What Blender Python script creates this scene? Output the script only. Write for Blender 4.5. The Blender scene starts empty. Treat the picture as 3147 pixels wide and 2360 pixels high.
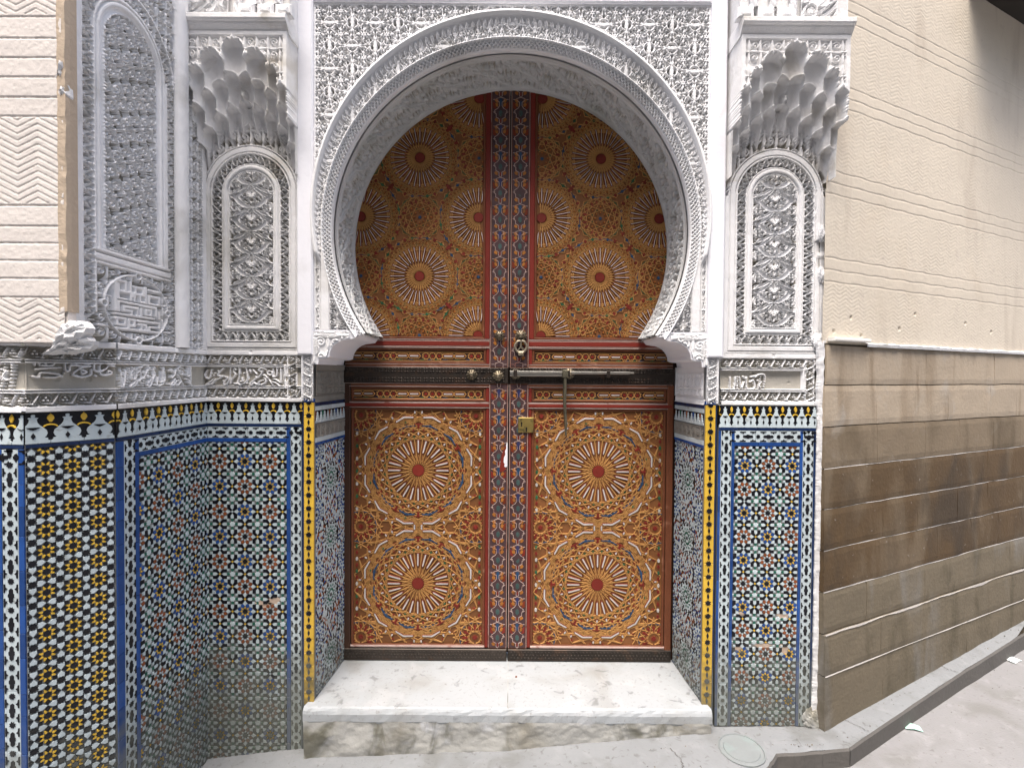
import bpy, math, random
import numpy as np
from math import sin, cos, pi, radians as R, hypot, atan2, sqrt
random.seed(7); RNG = np.random.default_rng(7)
C = bpy.context.scene.collection
SC = bpy.context.scene
# ------------------------------------------------------------------ camera
cam = bpy.data.objects.new('camera', bpy.data.cameras.new('camera')); C.objects.link(cam)
cam.location = (0, 0, 1.46); cam.rotation_euler = (R(90 - 1.06), R(-0.4), 0)
cam.data.sensor_width = 36; cam.data.lens = 17.93; cam.data.clip_end = 200; cam.data.clip_start = 0.02
SC.camera = cam
# ------------------------------------------------------------------ world, sun, exposure
SUN_EL, SUN_AZ = 69, -14          # azimuth measured from -Y (behind the camera) towards -X (left)
w = bpy.data.worlds.new('World'); SC.world = w; w.use_nodes = True
nt = w.node_tree; bg = nt.nodes['Background']
sky = nt.nodes.new('ShaderNodeTexSky'); sky.sky_type = 'NISHITA'; sky.sun_disc = False
sky.sun_elevation = R(SUN_EL); sky.sun_rotation = R(180 - SUN_AZ); sky.air_density = 1.1; sky.dust_density = 6; sky.ozone_density = 1.4
nt.links.new(sky.outputs[0], bg.inputs[0]); bg.inputs[1].default_value = 0.125
sd = bpy.data.lights.new('sun', 'SUN'); sd.energy = 1.5; sd.angle = R(34); sd.color = (1, .97, .935)
sun = bpy.data.objects.new('sun', sd); C.objects.link(sun); sun.location = (-2, -3, 6)
_d = (sin(R(SUN_AZ)) * cos(R(SUN_EL)), -cos(R(SUN_AZ)) * cos(R(SUN_EL)), sin(R(SUN_EL)))
import mathutils
sun.rotation_euler = mathutils.Vector(_d).to_track_quat('Z', 'Y').to_euler()
SC.view_settings.view_transform = 'Standard'; SC.view_settings.look = 'None'
SC.view_settings.gamma = 1; SC.view_settings.use_curve_mapping = False
SC.view_settings.exposure = 1.5
SC.render.engine = 'CYCLES'; SC.cycles.max_bounces = 6; SC.cycles.diffuse_bounces = 4

# ------------------------------------------------------------------ materials
def mat(name, col, rough=.6, var=.12, vs=9., bump=0., bs=70., grime=None, spec=.4, metal=0., stain=None, coat=0.):
    m = bpy.data.materials.new(name); m.use_nodes = True; n = m.node_tree.nodes; l = m.node_tree.links
    p = n['Principled BSDF']; p.inputs['Roughness'].default_value = rough; p.inputs['Metallic'].default_value = metal
    p.inputs['Specular IOR Level'].default_value = spec; p.inputs['Coat Weight'].default_value = coat
    g = n.new('ShaderNodeNewGeometry'); pos = g.outputs['Position']
    def noise(scale, det=4, dist=0., stretch=None):
        t = n.new('ShaderNodeTexNoise'); t.inputs['Scale'].default_value = scale; t.inputs['Detail'].default_value = det
        t.inputs['Distortion'].default_value = dist
        if stretch:
            mp = n.new('ShaderNodeMapping'); mp.inputs['Scale'].default_value = stretch; l.new(pos, mp.inputs[0]); l.new(mp.outputs[0], t.inputs['Vector'])
        else: l.new(pos, t.inputs['Vector'])
        return t.outputs['Fac']
    def mix(f, a, b):
        x = n.new('ShaderNodeMix'); x.data_type = 'RGBA'; l.new(f, x.inputs[0])
        for s, v in ((6, a), (7, b)):
            if isinstance(v, tuple): x.inputs[s].default_value = (*v[:3], 1)
            else: l.new(v, x.inputs[s])
        return x.outputs[2]
    def ramp(f, a, b, hi=1.):
        x = n.new('ShaderNodeMapRange'); x.interpolation_type = 'SMOOTHSTEP'; l.new(f, x.inputs[0])
        x.inputs[1].default_value = a; x.inputs[2].default_value = b; x.inputs[4].default_value = hi; return x.outputs[0]
    def mul(a, b):
        x = n.new('ShaderNodeMath'); x.operation = 'MULTIPLY'; l.new(a, x.inputs[0]); l.new(b, x.inputs[1]); return x.outputs[0]
    lo = tuple(c * (1 - var) for c in col); hi = tuple(min(1, c * (1 + var)) for c in col)
    c = mix(noise(vs, 5), lo, hi)
    oi = n.new('ShaderNodeObjectInfo')
    c2 = n.new('ShaderNodeHueSaturation'); vr = n.new('ShaderNodeMapRange'); l.new(oi.outputs['Random'], vr.inputs[0])
    vr.inputs[3].default_value = 1 - var * .8; vr.inputs[4].default_value = 1 + var * .8; l.new(vr.outputs[0], c2.inputs['Value']); l.new(c, c2.inputs['Color']); c = c2.outputs[0]
    for st in (stain or []):           # (colour, scale, lo, hi, amount, stretch)
        c = mix(ramp(noise(st[1], 6, .6, st[5] if len(st) > 5 else None), st[2], st[3], st[4]), c, st[0])
    if grime:                          # (colour, z0 where it is gone, z1 where it is full, amount, noise scale)
        sx = n.new('ShaderNodeSeparateXYZ'); l.new(pos, sx.inputs[0])
        zf = ramp(sx.outputs[2], grime[1], grime[2], 1.)
        f = noise(grime[4], 6, .5); ad = n.new('ShaderNodeMath'); ad.operation = 'ADD'; l.new(f, ad.inputs[0]); l.new(zf, ad.inputs[1])
        c = mix(mul(ramp(ad.outputs[0], .85, 1.45, grime[3]), ramp(zf, 0, .15)), c, grime[0])
    l.new(c, p.inputs['Base Color'])
    if bump:
        b = n.new('ShaderNodeBump'); b.inputs['Strength'].default_value = bump; b.inputs['Distance'].default_value = .004
        l.new(noise(bs, 6), b.inputs['Height']); l.new(b.outputs[0], p.inputs['Normal'])
    return m
GR = ((.13, .135, .115), .85, -.05, .8, 20.)
GRT = ((.19, .20, .175), .85, -.05, .8, 24.)
M = dict(
 stucco=mat('white stucco', (.80, .795, .80), .85, .07, 5, .35, 120, stain=[((.36, .345, .31), 3.5, .52, .78, .6), ((.8, .8, .82), 9, .55, .7, .6)]),
 stucco_old=mat('old grey stucco', (.67, .665, .665), .88, .10, 5, .4, 120, stain=[((.40, .385, .345), 3.0, .50, .76, .6), ((.72, .72, .74), 7, .55, .72, .6)]),
 stucco_hood=mat('weathered hood stucco', (.76, .75, .745), .88, .08, 5, .4, 110, stain=[((.44, .40, .33), 6., .48, .72, .65), ((.28, .26, .20), 11, .62, .76, .5)]),
 ground=mat('shaded plaster ground', (.38, .36, .31), .95, .12, 20, .3, 100), ground_f=mat('beige plaster ground', (.42, .395, .345), .95, .12, 20, .3, 100),  # ground: brownish plaster, with recess shade painted into its colour
 soffit=mat('greyer soffit plaster', (.52, .525, .52), .88, .12, 8, .5, 110, stain=[((.33, .335, .30), 5, .5, .72, .6), ((.64, .64, .65), 9, .6, .75, .5)]),  # greyer plaster on the soffit than on the portal face
 whitewash=mat('whitewash', (.80, .80, .84), .8, .04, 4, .25, 60, stain=[((.5, .49, .47), 5, .62, .8, .5)]),
 dark_stucco=mat('shaded carved plaster', (.25, .235, .205), .85, .2, 20, .4, 120),
 cream=mat('cream plaster', (.70, .645, .60), .85, .04, 3, .2, 160, stain=[((.74, .68, .63), 6, .5, .7, .5)]),
 cream_r=mat('beige plaster', (.62, .55, .45), .85, .06, 2.5, .12, 160, stain=[((.52, .43, .32), 2.2, .5, .75, .5), ((.46, .39, .31), 7, .56, .74, .5, (1, 1, .2)), ((.5, .43, .36), 26, .6, .72, .35)]),
 cream_edge=mat('ochre plaster', (.50, .40, .30), .88, .12, 9, .5, 80),
 mortar=mat('tile bed mortar', (.47, .36, .28), .95, .15, 30, .5, 150, grime=((.2, .19, .17), .6, 0., .7, 20)),
 grout=mat('pale grout', (.20, .205, .20), .9, .12, 30, .3, 150, grime=GR),
 t_white=mat('white glaze', (.51, .585, .61), .22, .09, 30, .1, 60, grime=GRT, stain=[((.26, .27, .25), 40, .58, .72, .6)]),
 t_black=mat('black glaze', (.010, .010, .013), .25, .3, 30, .1, 60, grime=GR, spec=.3),
 t_blue=mat('cobalt glaze', (.018, .066, .24), .25, .3, 20, .1, 60, grime=GR),
 t_navy=mat('navy glaze', (.010, .024, .075), .25, .3, 20, .1, 60, grime=GR),
 t_green=mat('green glaze', (.02, .13, .085), .25, .3, 30, .1, 60, grime=GR),
 t_rust=mat('rust glaze', (.22, .065, .022), .25, .25, 30, .1, 60, grime=GR),
 t_yellow=mat('yellow glaze', (.66, .42, .05), .25, .14, 30, .1, 60, grime=((.10, .095, .065), .80, -.1, .85, 20)),
 w_amber=mat('amber painted wood', (.185, .075, .026), .5, .2, 14, .3, 140, stain=[((.09, .035, .012), 7, .5, .78, .6)], spec=.25),
 w_gold=mat('gold painted strapwork', (.49, .255, .085), .5, .14, 30, .2, 140, stain=[((.33, .15, .05), 8, .55, .8, .55)], spec=.25),
 w_red=mat('red painted wood', (.17, .022, .014), .5, .15, 10, .2, 100, stain=[((.10, .02, .012), 9, .58, .75, .6)], spec=.25),
 w_dred=mat('dark red outline paint', (.16, .030, .012), .55, .2, 20, spec=.2),
 w_pink=mat('faded pink paint', (.46, .34, .30), .55, .15, 18, .2, 100, stain=[((.22, .06, .04), 14, .55, .7, .8)], spec=.25),
 w_white=mat('white inlay paint', (.48, .45, .42), .5, .12, 40, stain=[((.4, .3, .2), 25, .58, .75, .6)], spec=.25),
 w_blue=mat('blue inlay paint', (.020, .055, .115), .5, .25, 30, spec=.25),
 w_teal=mat('teal inlay paint', (.05, .085, .08), .5, .2, 30, stain=[((.05, .04, .03), 20, .55, .7, .7)], spec=.25),
 w_purple=mat('violet inlay paint', (.062, .034, .036), .5, .25, 30, stain=[((.05, .03, .03), 16, .5, .68, .75)], spec=.25),
 w_cobalt=mat('cobalt inlay paint', (.035, .038, .11), .5, .25, 30, stain=[((.04, .03, .04), 20, .5, .7, .7)], spec=.25),
 w_green=mat('green inlay paint', (.025, .105, .05), .5, .25, 30, spec=.25),
 w_orange=mat('orange inlay paint', (.34, .13, .025), .5, .2, 30, stain=[((.10, .04, .02), 18, .52, .7, .75)], spec=.25),
 w_dark=mat('dark oiled wood', (.045, .022, .014), .55, .3, 14, .3, 90, spec=.25),
 w_brown=mat('brown moulding', (.19, .065, .03), .5, .25, 14, .3, 90, stain=[((.4, .22, .14), 12, .6, .75, .6)], spec=.25),
 iron=mat('dark iron', (.055, .045, .038), .42, .3, 18, .3, 90, metal=.75, stain=[((.10, .06, .04), 20, .55, .7, .6)]),
 steel=mat('worn steel', (.42, .40, .36), .38, .2, 20, .2, 80, metal=.85),
 brass=mat('aged brass', (.38, .28, .09), .4, .25, 25, .3, 60, metal=.75, stain=[((.10, .09, .045), 35, .5, .7, .8)]),
 bronze=mat('bronze boss', (.30, .255, .185), .4, .25, 40, metal=.8),
 rust_iron=mat('pitted iron', (.11, .10, .07), .55, .3, 40, .6, 60, metal=.6),
 marble=mat('white marble', (.365, .385, .40), .5, .05, 3, .25, 50, stain=[((.27, .265, .245), 4, .46, .72, .7), ((.44, .45, .46), 9, .55, .7, .6), ((.17, .175, .175), 22, .60, .72, .7), ((.22, .21, .19), 80, .58, .72, .6)]),
 step_face=mat('stained step face', (.42, .415, .39), .8, .15, 8, .7, 45, stain=[((.52, .53, .55), 9, .52, .66, .8), ((.10, .095, .06), 9, .48, .68, .85, (1, 1, .5)), ((.20, .175, .12), 4, .5, .7, .6)]),
 stone_mid=mat('weathered stone course', (.19, .145, .095), .8, .06, 5, .5, 60, stain=[((.10, .072, .04), 6, .42, .7, .8, (1, 1, .3)), ((.30, .265, .22), 6, .58, .75, .6)]),
 stone=mat('brown stone course', (.092, .056, .024), .8, .06, 5, .5, 60, stain=[((.165, .125, .08), 5, .48, .72, .75, (1, 1, .45)), ((.045, .032, .02), 4, .45, .7, .75, (1, 1, .5)), ((.35, .32, .29), 60, .68, .75, .5)]),
 stone_up=mat('tan stone course', (.38, .31, .23), .8, .05, 5, .5, 60, stain=[((.19, .135, .08), 7, .5, .75, .75, (1, 1, .15)), ((.38, .345, .30), 6, .55, .75, .6), ((.30, .31, .40), 4, .68, .75, .4)]),
 stone_low=mat('grey stone course', (.15, .122, .082), .8, .06, 5, .6, 60, stain=[((.215, .21, .20), 5, .5, .72, .6, (1, 1, .3)), ((.08, .065, .038), 9, .5, .72, .7, (1, 1, .3))]),
 stone_gap=mat('dark joint mortar', (.10, .085, .06), .95, .2, 20),
 pointing=mat('pale pointing', (.40, .375, .35), .9, .15, 20, .5, 90),
 ledge=mat('white ledge', (.70, .68, .64), .8, .08, 9, .3, 60),
 pave=mat('grey pavement', (.20, .207, .212), .85, .12, 3, .5, 90, stain=[((.13, .13, .12), 5, .48, .72, .7), ((.28, .285, .29), 14, .55, .75, .5), ((.10, .098, .09), 45, .58, .74, .6)]),
 road=mat('pale concrete road', (.25, .245, .245), .85, .08, 3, .6, 120, stain=[((.17, .165, .155), 5, .48, .75, .7), ((.31, .305, .305), 16, .55, .75, .5), ((.13, .125, .115), 70, .60, .74, .6)]),
 kerb=mat('dark kerb face', (.10, .093, .085), .8, .2, 8, .5, 60),
 cover=mat('concrete cover', (.19, .205, .205), .8, .12, 12, .5, 90, stain=[((.22, .27, .26), 14, .5, .7, .6)]),
 paper=mat('green paper', (.42, .66, .55), .7, .1, 40), paper2=mat('white paper', (.7, .76, .74), .7, .1, 40),
 eave=mat('dark eave timber', (.02, .016, .012), .8, .3, 10), opp=mat('unseen house wall', (.30, .27, .23), .9, .1, 2),
)
# ------------------------------------------------------------------ object helpers
def link(o, parent=None):
    C.objects.link(o)
    if parent is not None: o.parent = parent
    return o
def tag(o, label=None, cat=None, group=None, kind=None):
    for k, v in (('label', label), ('category', cat), ('group', group), ('kind', kind)):
        if v: o[k] = v
    return o
def thing(name, loc, rz, label, cat, group=None):
    o = bpy.data.objects.new(name, None); o.empty_display_size = .05; link(o); o.location = loc; o.rotation_euler = (0, 0, rz)
    return tag(o, label, cat, group)
def mesh(name, V, F, mats, fm=None, smooth=False):
    me = bpy.data.meshes.new(name); me.from_pydata([tuple(v) for v in V], [], F)
    for m in (mats if isinstance(mats, (list, tuple)) else [mats]): me.materials.append(M[m] if isinstance(m, str) else m)
    if fm: me.polygons.foreach_set('material_index', fm)
    if smooth: me.polygons.foreach_set('use_smooth', [True] * len(me.polygons))
    me.update(); return me
def obj(name, me, parent=None, loc=(0, 0, 0), kind=None):
    o = bpy.data.objects.new(name, me); link(o, parent); o.location = loc
    if kind: o['kind'] = kind
    return o
class MB:
    def __init__(s): s.V = []; s.F = []; s.m = []
    def add(s, V, F, mi=0):
        b = len(s.V); s.V += [tuple(v) for v in V]; s.F += [tuple(i + b for i in f) for f in F]; s.m += [mi] * len(F)
    def box(s, x0, x1, y0, y1, z0, z1, mi=0, bev=0.):
        if bev <= 0:
            V = [(x, y, z) for x in (x0, x1) for y in (y0, y1) for z in (z0, z1)]
            s.add(V, [(0, 1, 3, 2), (4, 6, 7, 5), (0, 4, 5, 1), (2, 3, 7, 6), (0, 2, 6, 4), (1, 5, 7, 3)], mi)
        else:               # bevelled on the four long edges of the -y face
            b = bev
            V = [(x0, y1, z0), (x1, y1, z0), (x1, y1, z1), (x0, y1, z1), (x0, y0 + b, z0), (x1, y0 + b, z0), (x1, y0 + b, z1), (x0, y0 + b, z1),
                 (x0 + b, y0, z0 + b), (x1 - b, y0, z0 + b), (x1 - b, y0, z1 - b), (x0 + b, y0, z1 - b)]
            F = [(0, 3, 2, 1)]
            for k in range(4):
                j = (k + 1) % 4; F += [(k, j, 4 + j, 4 + k), (4 + k, 4 + j, 8 + j, 8 + k)]
            F.append((8, 9, 10, 11)); s.add(V, F, mi)
    def prism(s, poly, y0, y1, mi=0, mtop=None, inset=0.):
        n = len(poly); A = area(poly)
        if A < 0: poly = poly[::-1]
        top = offset(poly, -inset) if inset else poly
        V = [(x, y1, z) for x, z in poly] + [(x, y0, z) for x, z in top]
        F = [(k, (k + 1) % n, n + (k + 1) % n, n + k) for k in range(n)]
        s.add(V, F, mi); s.add([(x, y0, z) for x, z in top], [tuple(range(n))], mi if mtop is None else mtop)
    def rim(s, poly, h, mi, mtop, rim):   # outlined inlay: dark rim, coloured top
        n = len(poly)
        if area(poly) < 0: poly = poly[::-1]
        ins = offset(poly, -rim)
        V = [(x, 0, z) for x, z in poly] + [(x, -h, z) for x, z in poly] + [(x, -h - .0012, z) for x, z in ins]
        F = []
        for k in range(n):
            j = (k + 1) % n; F += [(k, j, n + j, n + k), (n + k, n + j, 2 * n + j, 2 * n + k)]
        s.add(V, F, mi); s.add([(x, -h - .0012, z) for x, z in ins], [tuple(range(n))], mtop)
    def ribbon(s, pts, wd, h, y=0., mi=0, closed=False):
        P = [np.array(p, float) for p in pts]; n = len(P)
        if closed: P.append(P[0]); n += 1
        L = []
        for k in range(n):
            a = P[k] - P[k - 1] if k else (P[1] - P[0] if not closed else P[0] - P[-2])
            b = P[k + 1] - P[k] if k < n - 1 else (a if not closed else P[1] - P[0])
            a = a / (np.linalg.norm(a) + 1e-9); b = b / (np.linalg.norm(b) + 1e-9); t = a + b
            if np.linalg.norm(t) < .2: t = a
            t /= np.linalg.norm(t); nn = np.array([-t[1], t[0]]); c = max(.5, float(np.dot(t, a)))
            L.append((P[k] + nn * wd / 2 / c, P[k] - nn * wd / 2 / c))
        V = []
        for a, b in L:
            a2 = a * .75 + b * .25; b2 = b * .75 + a * .25
            V += [(a[0], y, a[1]), (a2[0], y - h, a2[1]), (b2[0], y - h, b2[1]), (b[0], y, b[1])]
        F = []
        for k in range(n - 1):
            for j in range(3): F.append((4 * k + j, 4 * k + 4 + j, 4 * k + 5 + j, 4 * k + 1 + j))
        s.add(V, F, mi)
    def lathe(s, prof, c, axis='y', n=16, mi=0):   # prof (r, h) ; axis along -y from c
        V = []
        for r, h in prof:
            for k in range(n):
                a = 2 * pi * k / n
                V.append((c[0] + r * cos(a), c[1] - h, c[2] + r * sin(a)) if axis == 'y' else (c[0] + r * cos(a), c[1] + r * sin(a), c[2] + h))
        m = len(prof)
        F = [(i * n + k, i * n + (k + 1) % n, (i + 1) * n + (k + 1) % n, (i + 1) * n + k) for i in range(m - 1) for k in range(n)]
        F.append(tuple((m - 1) * n + k for k in range(n))); s.add(V, F, mi)
    def obj(s, name, mats, parent=None, loc=(0, 0, 0), smooth=False, kind=None):
        return obj(name, mesh(name, s.V, s.F, mats, s.m, smooth), parent, loc, kind)
def area(p): return .5 * sum(p[k - 1][0] * p[k][1] - p[k][0] * p[k - 1][1] for k in range(len(p)))
def offset(poly, d):
    n = len(poly); out = []
    for k in range(n):
        a = np.subtract(poly[k], poly[k - 1]); b = np.subtract(poly[(k + 1) % n], poly[k])
        a = a / (hypot(*a) + 1e-9); b = b / (hypot(*b) + 1e-9)
        na = np.array([a[1], -a[0]]); nb = np.array([b[1], -b[0]]); t = na + nb; L = hypot(*t)
        if L < .3: t = na; c = 1
        else: t = t / L; c = max(.45, float(np.dot(t, na)))
        out.append((poly[k][0] + t[0] * d / c, poly[k][1] + t[1] * d / c))
    return out
def clip(poly, x0, x1, z0, z1):
    for ax, lim, sg in ((0, x0, 1), (0, x1, -1), (1, z0, 1), (1, z1, -1)):
        out = []; n = len(poly)
        for k in range(n):
            p, q = poly[k - 1], poly[k]; ip, iq = sg * (p[ax] - lim) >= -1e-9, sg * (q[ax] - lim) >= -1e-9
            if ip != iq:
                t = (lim - p[ax]) / (q[ax] - p[ax]); out.append((p[0] + t * (q[0] - p[0]), p[1] + t * (q[1] - p[1])))
            if iq: out.append(q)
        poly = out
        if len(poly) < 3: return []
    return poly
def tf(poly, x, z, a, mx=1, s=1.):
    c, q = cos(a), sin(a); return [(x + s * (mx * px * c - pz * q), z + s * (mx * px * q + pz * c)) for px, pz in poly]
def star(n, r, ri, a=0.): return [((r if k % 2 == 0 else ri) * cos(a + pi * k / n), (r if k % 2 == 0 else ri) * sin(a + pi * k / n)) for k in range(2 * n)]
def ell(a, b, n=10): return [(a * cos(2 * pi * k / n), b * sin(2 * pi * k / n)) for k in range(n)]

class Pieces:
    """tile or inlay pieces on a flat bed: shared meshes, first 300 of a kind as parts, the rest joined as one stuff part"""
    def __init__(s, parent, rect, y=0., limit=300, keep=None):
        s.p = parent; s.r = rect; s.y = y; s.kinds = {}; s.limit = limit; s.keep = keep
    def add(s, name, poly, x, z, a=0., mx=1, mt='t_white', h=.003, sc=1., rim=None, key=None, stuff=False):
        w_ = tf(poly, x, z, a, mx, sc); r = s.r
        cx = sum(p[0] for p in w_) / len(w_); cz = sum(p[1] for p in w_) / len(w_)
        if s.keep and not s.keep(cx, cz): return
        full = all(r[0] <= p[0] <= r[1] and r[2] <= p[1] <= r[3] for p in w_)
        A0 = abs(area(w_))
        if not full:
            w_ = clip(w_, *r)
            if len(w_) < 3 or abs(area(w_)) < max(.12 * A0, 3e-6): return
        s.kinds.setdefault(name, []).append((key or (name, mt, round(sc, 5)), poly, x, z, a, mx, mt, h, sc, rim, w_ if not full else None, stuff, (cx, cz)))
    def flush(s):
        cache = {}
        for name, L in s.kinds.items():
            if not L[0][11]:
                L.sort(key=lambda e: abs(e[12][1] - 1.2)) if len(L) > s.limit else None
            rest = MB(); rm = []; nobj = 0
            for (key, poly, x, z, a, mx, mt, h, sc, rim, w_, stuff, cc) in L:
                mats = [rim[0], mt] if rim else [mt]
                if stuff or nobj >= s.limit:
                    for m_ in mats:
                        if m_ not in rm: rm.append(m_)
                    P = w_ if w_ else tf(poly, x, z, a, mx, sc); n0 = len(rest.V)
                    if rim: rest.rim(P, h, rm.index(rim[0]), rm.index(mt), rim[1])
                    else: rest.prism(P, -h, 0, rm.index(mt), None, min(.0008, .12 * sqrt(abs(area(P)))))
                    continue
                nobj += 1
                if w_:
                    mb = MB(); P = [(px - cc[0], pz - cc[1]) for px, pz in w_]
                    if rim: mb.rim(P, h, 0, 1, rim[1])
                    else: mb.prism(P, -h, 0, 0, None, min(.0008, .12 * sqrt(abs(area(P)))))
                    o = mb.obj(name, mats, s.p, (cc[0], s.y, cc[1]))
                else:
                    k2 = (key, mx)
                    if k2 not in cache:
                        mb = MB(); P = [(mx * px * sc, pz * sc) for px, pz in poly]
                        if rim: mb.rim(P, h, 0, 1, rim[1])
                        else: mb.prism(P, -h, 0, 0, None, min(.0008, .12 * sqrt(abs(area(P)))))
                        cache[k2] = mesh(name, mb.V, mb.F, mats, mb.m)
                    o = obj(name, cache[k2], s.p, (x, s.y, z))
                    o.rotation_euler = (random.gauss(0, .012), -a, random.gauss(0, .012)) if not rim else (0, -a, 0)
            if rest.V: rest.obj(name, rm, s.p, (0, s.y, 0), kind='stuff')

# ------------------------------------------------------------------ carved relief helpers (height fields on real grids)
def sm(a, b, x): t = np.clip((x - a) / (b - a), 0, 1); return t * t * (3 - 2 * t)
def vnoise(X, Y, s, seed=0):
    r = np.random.default_rng(seed); T = r.random((64, 64)); x = X / s; y = Y / s
    i = np.floor(x).astype(int); j = np.floor(y).astype(int); fx = x - i; fy = y - j; fx = fx * fx * (3 - 2 * fx); fy = fy * fy * (3 - 2 * fy)
    g = lambda a, b: T[a % 64, b % 64]
    return (g(i, j) * (1 - fx) + g(i + 1, j) * fx) * (1 - fy) + (g(i, j + 1) * (1 - fx) + g(i + 1, j + 1) * fx) * fy
def cat(pts, n=10):
    P = [np.array(p, float) for p in pts]; P = [2 * P[0] - P[1]] + P + [2 * P[-1] - P[-2]]; out = []
    for k in range(1, len(P) - 2):
        for t in np.linspace(0, 1, n, endpoint=False):
            out.append(.5 * ((2 * P[k]) + (-P[k - 1] + P[k + 1]) * t + (2 * P[k - 1] - 5 * P[k] + 4 * P[k + 1] - P[k + 2]) * t * t + (-P[k - 1] + 3 * P[k] - 3 * P[k + 1] + P[k + 2]) * t ** 3))
    out.append(P[-2]); return np.array(out)
def stroke(pts, r0, r1=None, rm=None, n=10):
    p = cat(pts, n); t = np.linspace(0, 1, len(p)); r1 = r0 if r1 is None else r1
    r = r0 + (r1 - r0) * t if rm is None else np.where(t < .5, r0 + (rm - r0) * sin_t(t * 2), rm + (r1 - rm) * (1 - sin_t(2 - t * 2)))
    return np.column_stack([p, r])
def sin_t(t): return np.sin(np.clip(t, 0, 1) * pi / 2)
def spiral(cx, cy, r0, r1, a0, turns, w0, w1, n=28, mir=1):
    t = np.linspace(0, 1, n); a = a0 + turns * 2 * pi * t; r = r0 + (r1 - r0) * t
    return np.column_stack([cx + mir * r * np.cos(a), cy + r * np.sin(a), w0 + (w1 - w0) * t])
def arc(cx, cy, r, a0, a1, w, wm=None, n=18):
    t = np.linspace(0, 1, n); a = a0 + (a1 - a0) * t; ww = np.full(n, w) if wm is None else w + (wm - w) * np.sin(pi * t)
    return np.column_stack([cx + r * np.cos(a), cy + r * np.sin(a), ww])
def dots(L): return np.array([(x, y, r) for x, y, r in L], float)
def mirx(S, cx=0.): T = S.copy(); T[:, 0] = 2 * cx - T[:, 0]; return T
def miry(S, cy=0.): T = S.copy(); T[:, 1] = 2 * cy - T[:, 1]; return T
def sdf(X, Y, S):
    S = np.asarray(S, np.float32); x = X.ravel().astype(np.float32); y = Y.ravel().astype(np.float32); out = np.full(x.shape, 9., np.float32)
    ch = 1500
    for k in range(0, len(x), ch):
        d = np.sqrt((x[k:k + ch, None] - S[None, :, 0]) ** 2 + (y[k:k + ch, None] - S[None, :, 1]) ** 2) - S[None, :, 2]
        out[k:k + ch] = d.min(1)
    return out.reshape(X.shape)
class Cell:
    def __init__(s, w, h, strokes, res=.0009, wrap=True):
        s.w, s.h = w, h; S = np.vstack(strokes)
        if wrap: S = np.vstack([S + np.array([i * w, j * h, 0]) for i in (-1, 0, 1) for j in (-1, 0, 1)])
        m = .02 * max(w, h) + .012; S = S[(S[:, 0] > -m) & (S[:, 0] < w + m) & (S[:, 1] > -m) & (S[:, 1] < h + m)]
        s.nx, s.ny = max(8, int(w / res)), max(8, int(h / res))
        X, Y = np.meshgrid((np.arange(s.nx) + .5) * w / s.nx, (np.arange(s.ny) + .5) * h / s.ny, indexing='ij'); s.d = sdf(X, Y, S)
    def __call__(s, X, Y):
        x = np.mod(X, s.w) / s.w * s.nx - .5; y = np.mod(Y, s.h) / s.h * s.ny - .5
        i = np.floor(x).astype(int); j = np.floor(y).astype(int); fx = x - i; fy = y - j; d = s.d; nx, ny = s.nx, s.ny
        return (d[i % nx, j % ny] * (1 - fx) + d[(i + 1) % nx, j % ny] * fx) * (1 - fy) + (d[i % nx, (j + 1) % ny] * (1 - fx) + d[(i + 1) % nx, (j + 1) % ny] * fx) * fy
def carve(d, e=.0012, groove=0.):
    h = sm(e, -e, d)
    if groove: h = h - groove * sm(-.0016, -.003, d)
    return h
def relief(name, parent, x0, x1, z0, z1, dx, dz, f, mt, mask=None, to3=None, smooth=False, ground=None):
    nx, nz = max(2, int(round((x1 - x0) / dx)) + 1), max(2, int(round((z1 - z0) / dz)) + 1)
    X, Z = np.meshgrid(np.linspace(x0, x1, nx), np.linspace(z0, z1, nz), indexing='ij'); H = f(X, Z)
    P = np.stack([X, -H, Z], -1) if to3 is None else to3(X, Z, H)
    idx = np.arange(nx * nz).reshape(nx, nz)
    Q = np.stack([idx[:-1, :-1], idx[1:, :-1], idx[1:, 1:], idx[:-1, 1:]], -1).reshape(-1, 4)
    if mask is not None:
        K = mask(X, Z).ravel(); Q = Q[K[Q].all(1)]
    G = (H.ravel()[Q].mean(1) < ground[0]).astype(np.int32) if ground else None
    V = P.reshape(-1, 3).astype(np.float32); used = np.unique(Q); re = np.full(len(V), -1, np.int64); re[used] = np.arange(len(used)); V = V[used]; Q = re[Q]
    me = bpy.data.meshes.new(name); me.vertices.add(len(V)); me.vertices.foreach_set('co', V.ravel())
    me.loops.add(Q.size); me.loops.foreach_set('vertex_index', Q.ravel().astype(np.int32)); me.polygons.add(len(Q))
    me.polygons.foreach_set('loop_start', np.arange(0, Q.size, 4, dtype=np.int32)); me.polygons.foreach_set('loop_total', np.full(len(Q), 4, np.int32))
    if smooth: me.polygons.foreach_set('use_smooth', np.ones(len(Q), bool))
    me.materials.append(M[mt])
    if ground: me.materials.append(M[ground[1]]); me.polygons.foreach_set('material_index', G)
    me.update(calc_edges=True); return obj(name, me, parent)
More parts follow.
